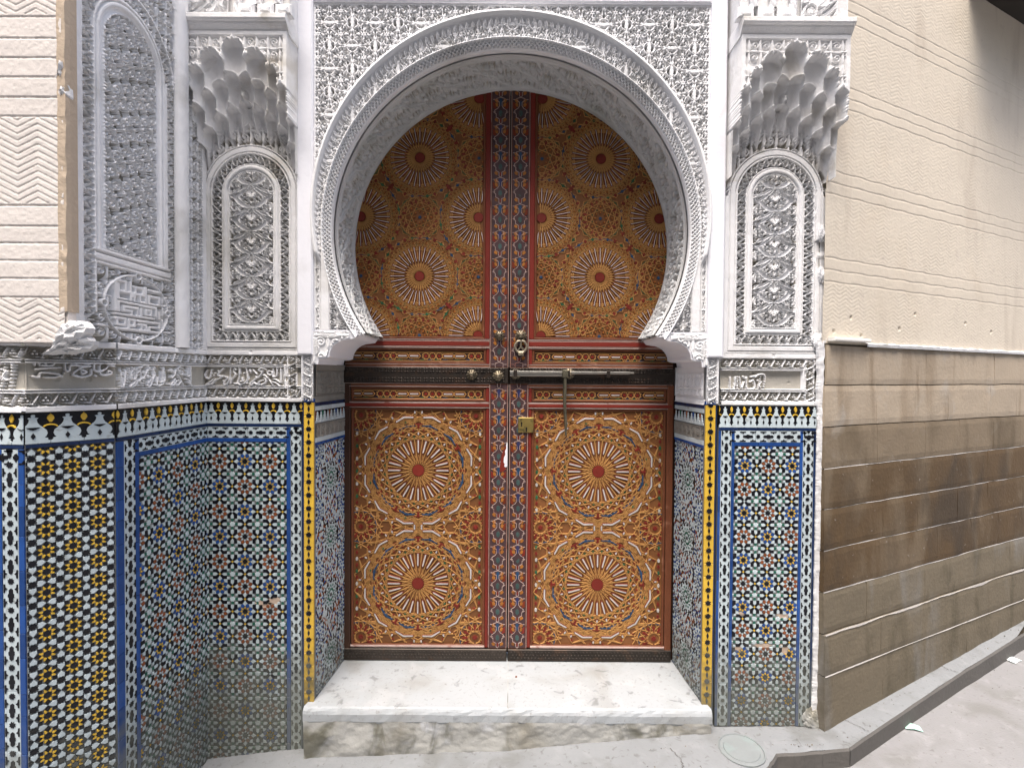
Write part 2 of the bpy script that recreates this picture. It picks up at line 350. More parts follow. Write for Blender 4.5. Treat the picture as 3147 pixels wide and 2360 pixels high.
# ------------------------------------------------------------------ carving patterns
def rot90(S): T = S.copy(); T[:, 0] = -S[:, 1]; T[:, 1] = S[:, 0]; return T
def sh(S, x, y): T = S.copy(); T[:, 0] += x; T[:, 1] += y; return T
def thin(S, k): T = S.copy(); T[:, 2] *= k; return T
def four(S): return [S, mirx(S), miry(S), miry(mirx(S))]
_v = []
for S in (arc(0, 0, .0232, -R(66), R(66), .0014, .0044),): _v += [S, mirx(S)]
_v += [dots([(.0125, 0, .0030), (-.0125, 0, .0030), (0, .018, .0042), (0, -.018, .0042), (0, .011, .0022), (0, -.011, .0022)])]
_v += four(arc(.006, .011, .0045, R(-40), R(190), .0011))
_v += four(stroke([(.0015, .022), (.0075, .031), (.0035, .044)], .0012, .0008, .0030))
_v += four(stroke([(.004, .023), (.014, .031), (.020, .043)], .0010, .0008, .0019))
_v += four(stroke([(.010, .0245), (.020, .030), (.031, .029), (.036, .022), (.031, .018)], .0010, .0008, .0028))
_v += four(stroke([(.0265, .008), (.034, .015), (.0435, .013)], .0010, .0008, .0030))
_v += four(stroke([(.029, .002), (.036, .007), (.044, .003)], .0008, .0006, .0020))
_v += four(spiral(.0285, .0245, .0010, .0050, 0, 1.0, .0011, .0008))
_fl = np.vstack([dots([(.0072 * cos(a), .0072 * sin(a), .0028) for a in np.arange(6) * pi / 3 + .3]), dots([(0, 0, .0016)]), arc(0, 0, .0128, .3, 1.5, .0009), arc(0, 0, .0128, 3.4, 4.7, .0009)])
_V = np.vstack(_v); _H = rot90(_V)
_hv = [arc(0, 0, .0126, -R(48), R(48), .0016, .0042), stroke([(.0290, 0), (.034, 0), (.0395, 0)], .0046, .0008), stroke([(.0165, .0235), (.0195, .0275), (.0235, .0335)], .0048, .0008), stroke([(.0, .034), (.0, .039), (.0, .044)], .0008, .0022), stroke([(.0385, .0255), (.0400, .0190), (.0375, .0125)], .0006, .0006, .0024), stroke([(.0105, .0440), (.0125, .0385), (.0085, .0330)], .0006, .0006, .0022), stroke([(.0265, .0200), (.0290, .0150)], .0014, .0008), dots([(.0300, .0375, .0017), (.0375, .0315, .0017), (.0335, .0285, .0014)])]
_ev = [arc(0, 0, .0262, R(20), R(70), .0009), arc(0, 0, .0180, R(-75), R(75), .0008), stroke([(.004, .022), (.010, .030), (.006, .041)], .0008), stroke([(.018, .036), (.026, .034), (.034, .024), (.028, .020)], .0008), stroke([(.030, .007), (.037, .012), (.043, .008)], .0007), spiral(.0285, .0275, .001, .0046, 0, 1.1, .0007, .0007), stroke([(.014, .028), (.018, .040)], .0007)]
_HV = np.vstack([q for S in _hv for q in four(S)] ); _EV = np.vstack([q for S in _ev for q in four(S)])
_fh = dots([(.0102 * cos(a), .0102 * sin(a), .0018) for a in np.arange(6) * pi / 3]); _fe = np.vstack([arc(0, 0, .0130, 0, 2 * pi, .0006), dots([(0, 0, .0012)])])
def _cell4(V, Fl, res=.0009): return Cell(.176, .176, [sh(V, .044, .044), sh(V, .132, .132), sh(rot90(V), .132, .044), sh(rot90(V), .044, .132)] + [sh(Fl, i * .088, j * .088) for i in (0, 1) for j in (0, 1)], res)
DIA_H = _cell4(_HV, _fh); DIA_E = _cell4(_EV, _fe)
def diaper(X, Z): return 1 - sm(.0011, -.0006, DIA_H(X, Z)) - .20 * sm(.0009, -.0005, DIA_E(X, Z)) * (DIA_H(X, Z) > 0)
# mirrored arabesque, 169 mm wide, repeats every 89.5 mm
_a = [stroke([(.006, .086), (.0085, .066), (.0045, .046)], .0022, .0014, .0034), stroke([(.0165, .078), (.017, .062), (.011, .048)], .0016, .0012, .0030),
      arc(.0145, .083, .0046, 0, 2 * pi, .0018), stroke([(.002, .010), (.022, .013), (.044, .026), (.066, .046), (.080, .050)], .0028, .0016, .0066, 14),
      stroke([(.012, .085), (.030, .070), (.052, .054), (.078, .044)], .0020, .0015, .0046, 14), stroke([(.002, .004), (.026, -.004), (.050, -.018), (.082, -.032)], .0020, .0014, .0040, 14),
      stroke([(.024, .048), (.034, .040), (.046, .044), (.043, .055), (.034, .052)], .0022, .0012, .0032), arc(.066, .020, .0058, 0, 2 * pi, .0022),
      stroke([(.075, .028), (.0775, .012), (.074, -.004)], .0020, .0012, .0036), stroke([(.052, .018), (.058, .004), (.046, -.004)], .0018, .0012, .0036),
      stroke([(.036, .074), (.052, .076), (.070, .064)], .0014, .001, .0040), stroke([(.030, .008), (.040, .010), (.045, .002)], .001, .001, .0026), dots([(.058, .068, .003), (.026, .030, .0032), (.012, .030, .0030)]),
      stroke([(.0, .020), (.006, .030), (.014, .038), (.008, .044)], .0014, .001, .0024)]
ARAB = Cell(.169, .0895, [thin(sh(s, .0845, 0), 1.55) for s in _a] + [thin(sh(mirx(s), .0845, 0), 1.55) for s in _a], .0009)
# sweeping vine with spirals and leaves, 212 x 180 mm
_s = []
for ox, oy in ((0, 0), (.106, .09)):
    _s += [stroke([(ox - .02, oy), (ox + .030, oy + .040), (ox + .075, oy + .062), (ox + .120, oy + .095), (ox + .150, oy + .150), (ox + .190, oy + .180)], .0026, .0026, .0034, 14),
           spiral(ox + .045, oy + .085, .004, .024, .5, 1.5, .0036, .0026, 44), spiral(ox + .100, oy + .045, .003, .020, 3.4, 1.4, .0034, .0024, 40, -1),
           stroke([(ox + .020, oy + .03), (ox + .012, oy + .055), (ox + .022, oy + .082)], .0018, .001, .0062), stroke([(ox + .068, oy + .100), (ox + .090, oy + .110), (ox + .098, oy + .135)], .0018, .001, .0064),
           stroke([(ox + .074, oy + .020), (ox + .060, oy + .010), (ox + .066, oy - .008)], .0018, .001, .0056), stroke([(ox + .120, oy + .070), (ox + .140, oy + .080), (ox + .150, oy + .104)], .0018, .001, .0058),
           stroke([(ox + .012, oy + .110), (ox + .030, oy + .122), (ox + .026, oy + .144)], .0018, .001, .0056), dots([(ox + .045, oy + .085, .0055), (ox + .100, oy + .045, .0048), (ox + .075, oy + .080, .004), (ox + .128, oy + .03, .0045), (ox + .02, oy + .008, .004)])]
VINE = Cell(.212, .18, [thin(q, 1.6) for q in _s], .0012)
# small dense scroll for narrow bands and spandrels
_s = [spiral(.015, .016, .0015, .0105, .4, 1.35, .0018, .0014, 36), spiral(.045, .046, .0015, .0105, .4, 1.35, .0018, .0014, 36), spiral(.045, .015, .0015, .0098, 3.6, 1.3, .0018, .0014, 36, -1), spiral(.015, .046, .0015, .0098, 3.6, 1.3, .0018, .0014, 36, -1),
      stroke([(.0, .030), (.015, .031), (.030, .030)], .0012, .0012, .0030), stroke([(.030, .030), (.045, .029), (.060, .030)], .0012, .0012, .0030), stroke([(.030, .0), (.031, .015), (.030, .030)], .0012, .0012, .0028), stroke([(.0, .030), (.001, .045), (.0, .060)], .0012, .0012, .0030),
      stroke([(.0, .0), (.001, .014), (.0, .030)], .0010, .0010, .0026), stroke([(.030, .030), (.029, .045), (.030, .060)], .001, .001, .0028)]
SCROLL = Cell(.060, .061, [thin(q, 1.25) for q in _s], .0007)
_s = [stroke([(.002, .0), (.014, .008), (.028, .0185), (.014, .029), (.002, .037)], .0022, .0022, .0050), stroke([(.003, .0185), (.010, .0185), (.017, .0185)], .0034, .001, .0030), dots([(.027, .003, .0026), (.027, .034, .0026)])]
LEAFB = Cell(.031, .037, _s, .0006)
def chain(p, hgt):     # running circles with trefoils between two fillets
    c = hgt / 2
    s = [arc(p / 2, c, hgt * .40, 0, 2 * pi, .0014), dots([(p / 2, c + hgt * .15, hgt * .095), (p / 2 - hgt * .14, c - hgt * .09, hgt * .095), (p / 2 + hgt * .14, c - hgt * .09, hgt * .095)]),
         stroke([(p * .82, hgt * .02), (p * 1.0, hgt * .5), (p * 1.18, hgt * .98)], .0013, .0013, .0022), stroke([(p * .5, hgt * .12), (p * .80, hgt * .10), (p * 1.0, hgt * .05)], .0010, .0010, .0016)]
    return Cell(p, hgt, s, .0005)
CH41 = chain(.0415, .031)
def lattice_h(s, t, wd, p):      # s along, t across in [0, wd]
    u = (t - wd / 2); a = wd * .36
    d = np.minimum(abs(u - a * np.sin(2 * pi * s / p)), abs(u + a * np.sin(2 * pi * s / p))) - .0017
    d = np.minimum(d, .0018 - np.minimum(t, wd - t)); return d
def fillet(x, a, b, e=.0012): return sm(a - e, a + e, x) * sm(b + e, b - e, x)

# ------------------------------------------------------------------ plan of the place (metres); the wall front of the portal is y = 2.00
XC = -.008
def fx(p): return (p - 1106) * .001817
def fz(p): return 1.46 + (809 - p) * .001817
YF, YD = 2.0, 2.296
ZA = 2.022; RI, RM = .702, .736; ZO = fz(468); RO = .772
PHI = R(125)
# ground: pavement heights measured along the wall foot
def gz(x, y):
    xs = [-3, -1.3, -.77, 0, .72, 1.22, 2.7, 6]; zs = [-.22, -.10, -.035, 0.0, .07, .075, .165, .36]
    return float(np.interp(x, xs, zs)) + .03 * max(-1., min(.6, y - 2.0)) * .6
RW = R(25.5); RWd = (cos(RW), sin(RW)); RWn = (sin(RW), -cos(RW)); CORN = (1.225, 2.0)
def rw(t, d=0.): return (CORN[0] + RWd[0] * t + RWn[0] * d, CORN[1] + RWd[1] * t + RWn[1] * d)
KERB = [(-3.2, .95), (-1.6, 1.1), (-.4, 1.45), (.45, 1.66), (.90, 1.775), (.985, 1.86), (1.27, 1.885), (1.93, 2.23), (2.55, 2.54), (4.4, 3.42)]

def ground_sheet():
    mb = MB(); n = len(KERB); rows = []
    inner = [(-3.2, 2.6), (-1.9, 2.6), (-1.0, 2.7), (.3, 2.7), (.9, 2.6), rw(.05, -.3), rw(.75, -.3), rw(1.45, -.3), rw(3.6, -.3)]
    N = 6
    P = []
    KK = []
    for a, b in zip(KERB[:-1], KERB[1:]):
        for t in np.linspace(0, 1, 8, endpoint=False): KK.append((a[0] + (b[0] - a[0]) * t, a[1] + (b[1] - a[1]) * t))
    KK.append(KERB[-1]); II = []
    for a, b in zip(inner[:-1], inner[1:]):
        for t in np.linspace(0, 1, 8, endpoint=False): II.append((a[0] + (b[0] - a[0]) * t, a[1] + (b[1] - a[1]) * t))
    II.append(inner[-1])
    rr = random.Random(3); KK = [(x + rr.uniform(-.0015, .0015), y + rr.uniform(-.0015, .0015)) for x, y in KK]
    M_ = 14
    for (kx, ky), (ix, iy) in zip(KK, II):
        for j in range(M_):
            t = (j / (M_ - 1)); x, y = kx + (ix - kx) * t, ky + (iy - ky) * t
            mb.V.append((x, y, gz(x, y) + rr.uniform(-.002, .002) - (.004 if j == 0 else 0)))
    for i in range(len(KK) - 1):
        for j in range(M_ - 1):
            a = i * M_ + j; mb.F.append((a, a + M_, a + M_ + 1, a + 1)); mb.m.append(0)
    o = mb.obj('pavement', 'pave', None, smooth=True); tag(o, 'grey cement pavement running along the foot of the walls', kind='structure')
    mk = MB()                     # kerb face: a real step down to the road
    for i in range(len(KK) - 1):
        (x0, y0), (x1, y1) = KK[i], KK[i + 1]; z0, z1 = gz(x0, y0) - .004, gz(x1, y1) - .004
        d = np.array([y1 - y0, -(x1 - x0)]); d = d / (np.linalg.norm(d) + 1e-9)
        b = len(mk.V); dn = .006
        mk.V += [(x0, y0, z0), (x1, y1, z1), (x1 + d[0] * dn, y1 + d[1] * dn, z1 - .008), (x0 + d[0] * dn, y0 + d[1] * dn, z0 - .008), (x0 + d[0] * dn, y0 + d[1] * dn, z0 - .2), (x1 + d[0] * dn, y1 + d[1] * dn, z1 - .2)]
        mk.F += [(b, b + 3, b + 2, b + 1), (b + 3, b + 4, b + 5, b + 2)]; mk.m += [0, 0]
    mk.obj('kerb', 'kerb', None, kind='structure')
    rd = MB(); n = 40
    for i in range(n + 1):
        for j in range(n + 1):
            x = -6 + 13 * i / n; y = -3.2 + 10 * j / n; rd.V.append((x, y, gz(x, min(y, 2)) - .075))
    for i in range(n):
        for j in range(n): a = i * (n + 1) + j; rd.F.append((a, a + n + 1, a + n + 2, a + 1)); rd.m.append(0)
    rd.obj('road', 'road', None, smooth=True, kind='structure')
    far = MB(); far.add([(-80, -80, -.9), (80, -80, -.9), (80, 80, -.9), (-80, 80, -.9)], [(0, 1, 2, 3)]); far.obj('ground', 'road', None, kind='structure')
ground_sheet()

# ------------------------------------------------------------------ stucco portal round the door
portal = thing('stucco_portal', (XC, YF, 0), 0, 'white carved stucco portal with a horseshoe arch framing the painted doors', 'portal')
Z_TOP = 3.15
def lz(x): return x           # local z equals world z
def r_o(phi):                 # outer ring radius measured from the inner centre
    dz = ZO - ZA; return dz * np.cos(phi) + np.sqrt(RO ** 2 - (dz * np.sin(phi)) ** 2)
def panel_h(X, Z):
    h = diaper(X + .044 + .088, Z - 2.06)
    r = np.hypot(X, Z - ZA)
    low = sm(2.02, 1.99, Z)                 # lower spandrels beside the ring: lattice strip and a bigger scroll
    h2 = np.maximum(carve(SCROLL(X * .8, Z * .8), .001, .2), .45)
    ax = abs(X); t = ax - .700
    h3 = carve(lattice_h(Z, t - .003, .038, .036), .001) * fillet(t, .003, .041) + fillet(t, .000, .003) + fillet(t, .041, .046)
    h2 = np.where((t > 0) & (t < .046), h3, h2)
    h = h * (1 - low) + h2 * low
    fr = np.maximum(sm(.7555, .7575, ax), sm(2.8735, 2.8755, Z)); h = np.maximum(h, fr)
    return -.030 + .043 * h - .0012 * vnoise(X, Z, .03, 3)
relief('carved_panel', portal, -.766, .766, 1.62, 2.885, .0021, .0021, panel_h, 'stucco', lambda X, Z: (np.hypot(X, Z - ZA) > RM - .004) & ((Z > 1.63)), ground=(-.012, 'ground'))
# ring: scroll cavetto, honeycomb band, rolled lip, carved intrados in one swept profile
NTH = 2100
_sw = [stroke([(.0015, .001), (.0085, .010), (.0150, .020), (.0180, .030), (.0165, .0375)], .0012, .0021, .0020), spiral(.0118, .0370, .0006, .0058, 3.4, 1.35, .0017, .0020, 44)]
SWIRL = Cell(.0225, .058, _sw, .0004, True)
def ring_mesh():
    ph = np.linspace(-PHI, PHI, NTH); a = np.linspace(0, 1, 26); b = np.linspace(0, 1, 16); c = np.linspace(0, 1, 12); e = np.linspace(0, 1, 66)
    cols = []
    ro = r_o(ph); taper = np.clip((ro - RM) / .05, 0.12, 1)
    up = sm(R(101), R(97), abs(ph))
    P, HH = [], []
    def flush(nm, mt): _mk_strip(P, nm, mt, np.stack(HH, 1) if 'soffit' in nm else None); P.clear(); HH.clear()
    def push(r, y, nr, ny, h): HH.append(np.asarray(h, float) + 0 * ph); P.append(np.stack([(r + nr * h) * np.sin(ph), y - ny * h, ZA + (r + nr * h) * np.cos(ph)], -1))
    s_arc = ph * .76
    push(ro * 1.0 + .000, np.full(NTH, .004), 0, 1, 0 * ph); push(ro, -.026 * up - .006, 0, 1, 0 * ph); push(ro - .010, -.028 * up - .006, 0, 1, 0 * ph)
    for t in a:                                    # scroll band
        r = ro - .011 - (ro - .011 - RM) * t; wv = .058 * (1 - t)
        d = SWIRL(abs(s_arc), np.full(NTH, .0465 * (1 - t) + .002)); h = .0095 * carve(d, .0009) * up
        y = -.006 + up * (-.016 * (1 - t) * (1 - t) + .006)
        push(r, y, 0, 1, h)
    push(np.full(NTH, RM), np.full(NTH, -.018), 0, 1, 0 * ph); push(np.full(NTH, RM - .003), np.full(NTH, -.018), 0, 1, 0 * ph)
    for t in b:                                    # honeycomb band
        r = RM - .004 - (RM - .004 - RI - .006) * t
        u = s_arc / .017; v = t * 1.6
        d = np.minimum(np.abs(((u + v) % 1) - .5), np.abs(((u - v) % 1) - .5)) * .012 - .0022
        push(np.full(NTH, r), np.full(NTH, .004 + .010 * t), 0, 1, .014 * carve(d, .001) + .006 * sm(.93, .97, t) * (((s_arc / .05) % 1) > .25))
    for t in c:                                    # rolled lip
        an = t * pi / 2; push(np.full(NTH, RI + .006 * (1 - sin(an))), np.full(NTH, .010 + .022 * (1 - cos(an))), 0, 1, 0 * ph)
    flush('arch_ring', 'stucco')
    NTI = 1000; ph = np.linspace(-PHI, PHI, NTI)
    for t in e:                                    # intrados
        y = .032 + (YD - YF - .034) * t; s = ph * RI
        NN = NTI; band = fillet(np.full(NN, t), .16, .86, .01)
        d = VINE(s * 1.25 + .3, np.full(NN, t * .30)); d2 = SCROLL(s * .9, np.full(NN, t * .25))
        h = band * .021 * np.maximum(carve(d, .0016), .8 * carve(d2, .0014)) + .017 * (1 - band) + .003 * fillet(np.full(NN, t), .10, .13, .01) + .003 * fillet(np.full(NN, t), .89, .92, .01)
        push(np.full(NN, RI + .012), np.full(NN, y), -1, 0, h)
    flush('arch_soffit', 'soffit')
def _mk_strip(P, name, mt, HH=None):
    A = np.stack(P, 1); n1, n2 = A.shape[:2]; idx = np.arange(n1 * n2).reshape(n1, n2)
    Q = np.stack([idx[:-1, :-1], idx[:-1, 1:], idx[1:, 1:], idx[1:, :-1]], -1).reshape(-1, 4)
    me = bpy.data.meshes.new(name); V = A.reshape(-1, 3).astype(np.float32)
    me.vertices.add(len(V)); me.vertices.foreach_set('co', V.ravel()); me.loops.add(Q.size); me.loops.foreach_set('vertex_index', Q.ravel().astype(np.int32)); me.polygons.add(len(Q))
    me.polygons.foreach_set('loop_start', np.arange(0, Q.size, 4, dtype=np.int32)); me.polygons.foreach_set('loop_total', np.full(len(Q), 4, np.int32)); me.materials.append(M[mt])
    if HH is not None: me.materials.append(M['ground']); me.polygons.foreach_set('material_index', (HH.ravel()[Q].mean(1) < .0075).astype(np.int32))  # deep soffit faces take the darker ground colour as painted recess shade
    me.update(calc_edges=True); return obj(name, me, portal)
ring_mesh()
# frame strips
for sgn in (-1, 1):
    mb = MB(); x0, x1 = sorted((sgn * .764, sgn * .826)); mb.box(x0, x1, -.026, .30, fz(770), fz(0) + .22, 0, .006); mb.obj('frame_strip', 'whitewash', portal)
mb = MB(); mb.box(-.764, .764, -.024, .25, 2.884, fz(0) + .22, 0, .006); mb.obj('top_frame', 'whitewash', portal)
relief('carved_roundel', portal, .52, .78, 2.926, 3.04, .003, .003, lambda X, Z: .026 + .014 * carve(SCROLL(X, Z), .001) * sm(.12, .11, np.hypot(X - .65, Z - 3.045)), 'stucco', lambda X, Z: np.hypot(X - .65, Z - 3.045) < .122)
# wall mass behind the panel: jambs above the reveals and the body over the arch
mb = MB()
_w = [(.774, fz(792)), (.774, 1.60)]
prof = []
for k in range(41):
    p = PHI * k / 40; prof.append(((RI + .012) * sin(p), ZA + (RI + .012) * cos(p)))
for s_ in (-1, 1):
    for (xa, za), (xb, zb) in zip(prof[:-1], prof[1:]):
        q = [(s_ * xa, za), (s_ * xb, zb), (s_ * .80, zb), (s_ * .80, za)] if zb < ZA + .40 else [(s_ * xa, za), (s_ * xb, zb), (s_ * xb, 3.1), (s_ * xa, 3.1)]
        if abs(area(q)) > 1e-7: mb.prism(q, .046, .36)
    mb.prism([(s_ * (RI + .012) * sin(p_), ZA + (RI + .012) * cos(p_)) for p_ in (math.acos(.40 / (RI + .012)),)] + [(s_ * .80, ZA + .40), (s_ * .80, 3.1), (s_ * (RI + .012) * sin(math.acos(.40 / (RI + .012))), 3.1)], .0465, .36)
mb.obj('masonry_core', 'stucco', portal)
# corbels closing the horseshoe
def corbel(s):
    q = lambda px, py: (s * (abs(px - 1102) * .001817), fz(py))
    P = [q(676, 716), q(772, 716), q(774, 727), q(768, 734), q(756, 736)] + [q(756 - 42 * sin(t), 736 + 38 * (1 - cos(t))) for t in np.linspace(.25, pi / 2, 7)] + [q(706, 777), q(692, 778), q(690, 790), q(676, 790)]
    mb = MB(); mb.prism(P, -.012, YD - YF - .006)
    # stepped fillets under the arch foot
    o = mb.obj('corbel', 'whitewash', portal)
    def h(X, Z):
        ax = abs(X); c0 = (.758, fz(752)); c1 = (.703, fz(727))
        d1 = np.hypot((ax - c0[0]) / .017, (Z - c0[1]) / .034); d2 = np.hypot((ax - c1[0]) / .036, (Z - c1[1]) / .013)
        cone = np.maximum(sm(1.05, .95, d1), sm(1.05, .95, d2)) * (.75 + .25 * np.sign(np.sin((Z + ax) * 900) * np.sin((Z - ax) * 900)))
        leaf = carve(SCROLL(X * .55, Z * .55), .001)
        return .0125 + .007 * np.maximum(cone, .8 * leaf)
    xa, xb = sorted((s * .625, s * .772))
    pin = offset(P if area(P) > 0 else P[::-1], -.005)
    def inside(X, Z):
        res = np.zeros(X.shape, bool); n = len(pin)
        for k in range(n):
            (ax_, az), (bx, bz) = pin[k - 1], pin[k]
            c = ((az > Z) != (bz > Z)) & (X < (bx - ax_) * (Z - az) / (bz - az + 1e-12) + ax_); res ^= c
        return res
    relief('carved_corbel_face', o, xa, xb, fz(790), fz(716), .0022, .0022, h, 'stucco', inside)
    for k in range(3):
        zz = ZA + RI * cos(PHI) + .028 + .022 * k; xx = sqrt(max(0, (RI) ** 2 - (zz - ZA) ** 2)) - .005
        b2 = MB(); b2.prism([(s * (xx - .004), zz), (s * (xx + .012), zz - .006), (s * (xx + .012), zz + .010), (s * (xx + .003), zz + .011)], .05, YD - YF - .01); b2.obj('fillet', 'stucco', o)
for s in (-1, 1): corbel(s)
# stucco squares on the reveals, just below the corbels, and the narrow scrolls above the yellow strips
def sq(X, Z):
    b = fillet(X, .02, .268) * fillet(Z, 1.378, 1.468); d = SCROLL(X * .8, Z * .75 + .01)
    e = fillet(Z, 1.352, 1.368) * (np.sin(X * 520) > 0)
    return .002 + .006 * np.maximum(b * carve(d, .001), e * .6) + .005 * (1 - np.maximum(fillet(X, .014, .276) * fillet(Z, 1.372, 1.474), fillet(Z, 1.35, 1.37)))
for s in (-1, 1):
    h = thing('reveal_plaque', (0, 0, 0), 0, None, None); h.parent = portal
    if s < 0: h.location = (-.774 + .004, .012, 0); h.rotation_euler = (0, 0, R(90))
    else: h.location = (.774 - .004, YD - YF, 0); h.rotation_euler = (0, 0, R(-90))
    bpy.data.objects.remove(h)
    if s < 0: f3 = lambda X, Z, H: np.stack([-.772 + H + .024 * X / .284, .010 + X, Z], -1)
    else: f3 = lambda X, Z, H: np.stack([.772 - H - .024 * (.284 - X) / .284, .294 - X, Z], -1)
    relief('reveal_plaque', portal, 0, .284, 1.345, fz(789), .0028, .0026, sq, 'dark_stucco' if s < 0 else 'stucco', None, f3)  # left plaque in darker plaster: that jamb's shade is put into its colour
    mbk = MB(); x0, x1 = sorted((s * .776, s * .80)); mbk.box(x0, x1, .012, .30, 1.345, fz(788)); mbk.obj('jamb_core', 'stucco', portal)
    x0, x1 = sorted((s * .766, s * .812))
    relief('scroll_strip', portal, x0, x1, 1.352, fz(772), .002, .002, lambda X, Z: .004 + .012 * np.maximum(np.maximum(carve(CH41(Z, abs(X) - .7735), .001), fillet(abs(X), .764, .769)), fillet(abs(X), .806, .814)), 'stucco')

# ------------------------------------------------------------------ doorstep
def doorstep():
    t = thing('doorstep', (XC, 1.954, 0), 0, 'white marble doorstep slab on a stained plaster riser below the doors', 'doorstep')
    Zs = .161; hw0, hw1 = .772, .744
    mb = MB(); rr = random.Random(5)
    N = 60; rows = []
    pr = [(0.004, -.060), (-.001, -.050), (-.001, -.022), (.003, -.012), (.008, -.004), (.014, 0.0), (.05, 0.0), (.2, 0.0), (.40, 0.0)]
    for k in range(N + 1):
        u = k / N
        for j, (y, z) in enumerate(pr):
            hw = .795 if y < .045 else hw0 + (hw1 - hw0) * (y - .045) / .33
            x = -hw + 2 * hw * u
            mb.V.append((x, y + (rr.uniform(-.0012, .0012) if j < 5 else 0), Zs + z + (rr.uniform(-.0015, .0015) if j < 5 else 0)))
    n = len(pr)
    for k in range(N):
        for j in range(n - 1): a = k * n + j; mb.F.append((a, a + n, a + n + 1, a + 1)); mb.m.append(0)
    mb.F += [tuple(range(n - 1, -1, -1)), tuple(N * n + j for j in range(n))]; mb.m += [0, 0]
    # split into two slabs at the seam
    mb.obj('marble_slab', 'marble', t, smooth=False)
    sb = MB(); sb.box(-.0012, .0012, .0142, .34, Zs + .0002, Zs + .0010); sb.obj('slab_joint', 'step_face', t, (.0, 0, 0))
    f = MB(); nx, nz = 150, 26; V = []
    X = np.linspace(-.792, .792, nx); T = np.linspace(0, 1, nz)
    for i, x in enumerate(X):
        zb = gz(x + XC, 1.95) - .03
        for j, tt in enumerate(T):
            z = zb + (Zs - .048 - zb) * tt; b = .007 * float(vnoise(np.array(x), np.array(z), .05, 4)) + .004 * float(vnoise(np.array(x), np.array(z), .013, 6)) - .012 * (1 - tt) * (float(vnoise(np.array(x), np.array(z), .1, 8)))
            f.V.append((x, .004 - b, z))
    for i in range(nx - 1):
        for j in range(nz - 1): a = i * nz + j; f.F.append((a, a + nz, a + nz + 1, a + 1)); f.m.append(0)
    f.box(-.792, -.785, .006, .10, -.2, Zs - .05); f.box(.785, .792, .006, .10, -.2, Zs - .05)
    f.obj('riser', 'step_face', t, smooth=True)
    p = MB(); p.lathe([(.005, 0), (.004, .003), (.002, .0045)], (.035, .215, Zs + .0005), 'z', 9); p.obj('pebble', 'w_brown', None, (XC, 1.954, 0)); o = bpy.data.objects['pebble']; tag(o, 'tiny brown pebble lying on the white marble doorstep', 'pebble')
doorstep()
# ------------------------------------------------------------------ carved pilasters with muqarnas hoods
YP = 2.02
def px_strokes(L, x0, z0, k, r, flip=True):     # strokes traced in picture steps -> metres; z up
    out = []
    for s in L: out.append(stroke([(x0 + (p[0]) * k, z0 - p[1] * k) for p in s], r, r * .8, r * 1.15, 8))
    return out
CAL_A = [[(1785, 325), (1785, 530)], [(1748, 310), (1750, 420), (1752, 500)], [(1700, 310), (1700, 400), (1660, 425), (1645, 400), (1655, 320)], [(1600, 345), (1575, 370), (1600, 400), (1640, 390), (1625, 350)],
 [(1740, 500), (1690, 460), (1650, 455)], [(1735, 540), (1680, 500), (1640, 490)], [(1650, 530), (1560, 420), (1520, 400)], [(1540, 440), (1560, 480), (1520, 520), (1450, 525), (1480, 480), (1530, 470)],
 [(1560, 330), (1500, 310), (1460, 340), (1490, 355)], [(1510, 345), (1490, 400), (1440, 440), (1430, 415)], [(1440, 390), (1390, 335)], [(1420, 450), (1370, 500), (1350, 520), (1380, 530), (1400, 500), (1430, 522), (1480, 530)],
 [(1300, 320), (1320, 440), (1290, 500), (1220, 530), (1190, 500), (1210, 430)], [(1250, 440), (1250, 480), (1215, 490)], [(1215, 320), (1208, 430)], [(1165, 340), (1150, 320), (1130, 350), (1160, 400), (1110, 460), (1090, 520)],
 [(1095, 320), (1090, 440), (1050, 520), (1010, 530), (1020, 490), (1060, 440), (1020, 430)], [(1010, 320), (960, 360), (930, 410), (1000, 420), (960, 432)], [(980, 440), (900, 470), (850, 520), (780, 530), (840, 490), (880, 455)],
 [(850, 340), (830, 440), (790, 450), (760, 400), (800, 340)], [(890, 382), (892, 384)], [(880, 412), (882, 414)], [(1270, 380), (1272, 382)], [(1310, 508), (1312, 510)], [(935, 350), (937, 352)], [(1335, 350), (1370, 352)], [(1352, 335), (1354, 372)], [(1140, 515), (1180, 518)], [(1000, 480), (1002, 482)]]
CAL_R = [[(235, 490), (235, 570), (252, 602), (265, 545), (270, 490)], [(298, 490), (312, 560), (330, 520)], [(345, 488), (350, 565), (400, 560), (392, 510), (370, 522)], [(418, 602), (440, 488)], [(458, 602), (470, 482), (430, 470), (400, 490)],
 [(300, 602), (350, 588), (390, 602)], [(282, 488), (284, 606)], [(322, 484), (338, 500)], [(376, 486), (408, 478)], [(405, 590), (385, 570), (360, 580)], [(238, 606), (262, 610)], [(445, 520), (430, 545), (445, 560)], [(300, 575), (302, 577)], [(420, 510), (422, 512)]]
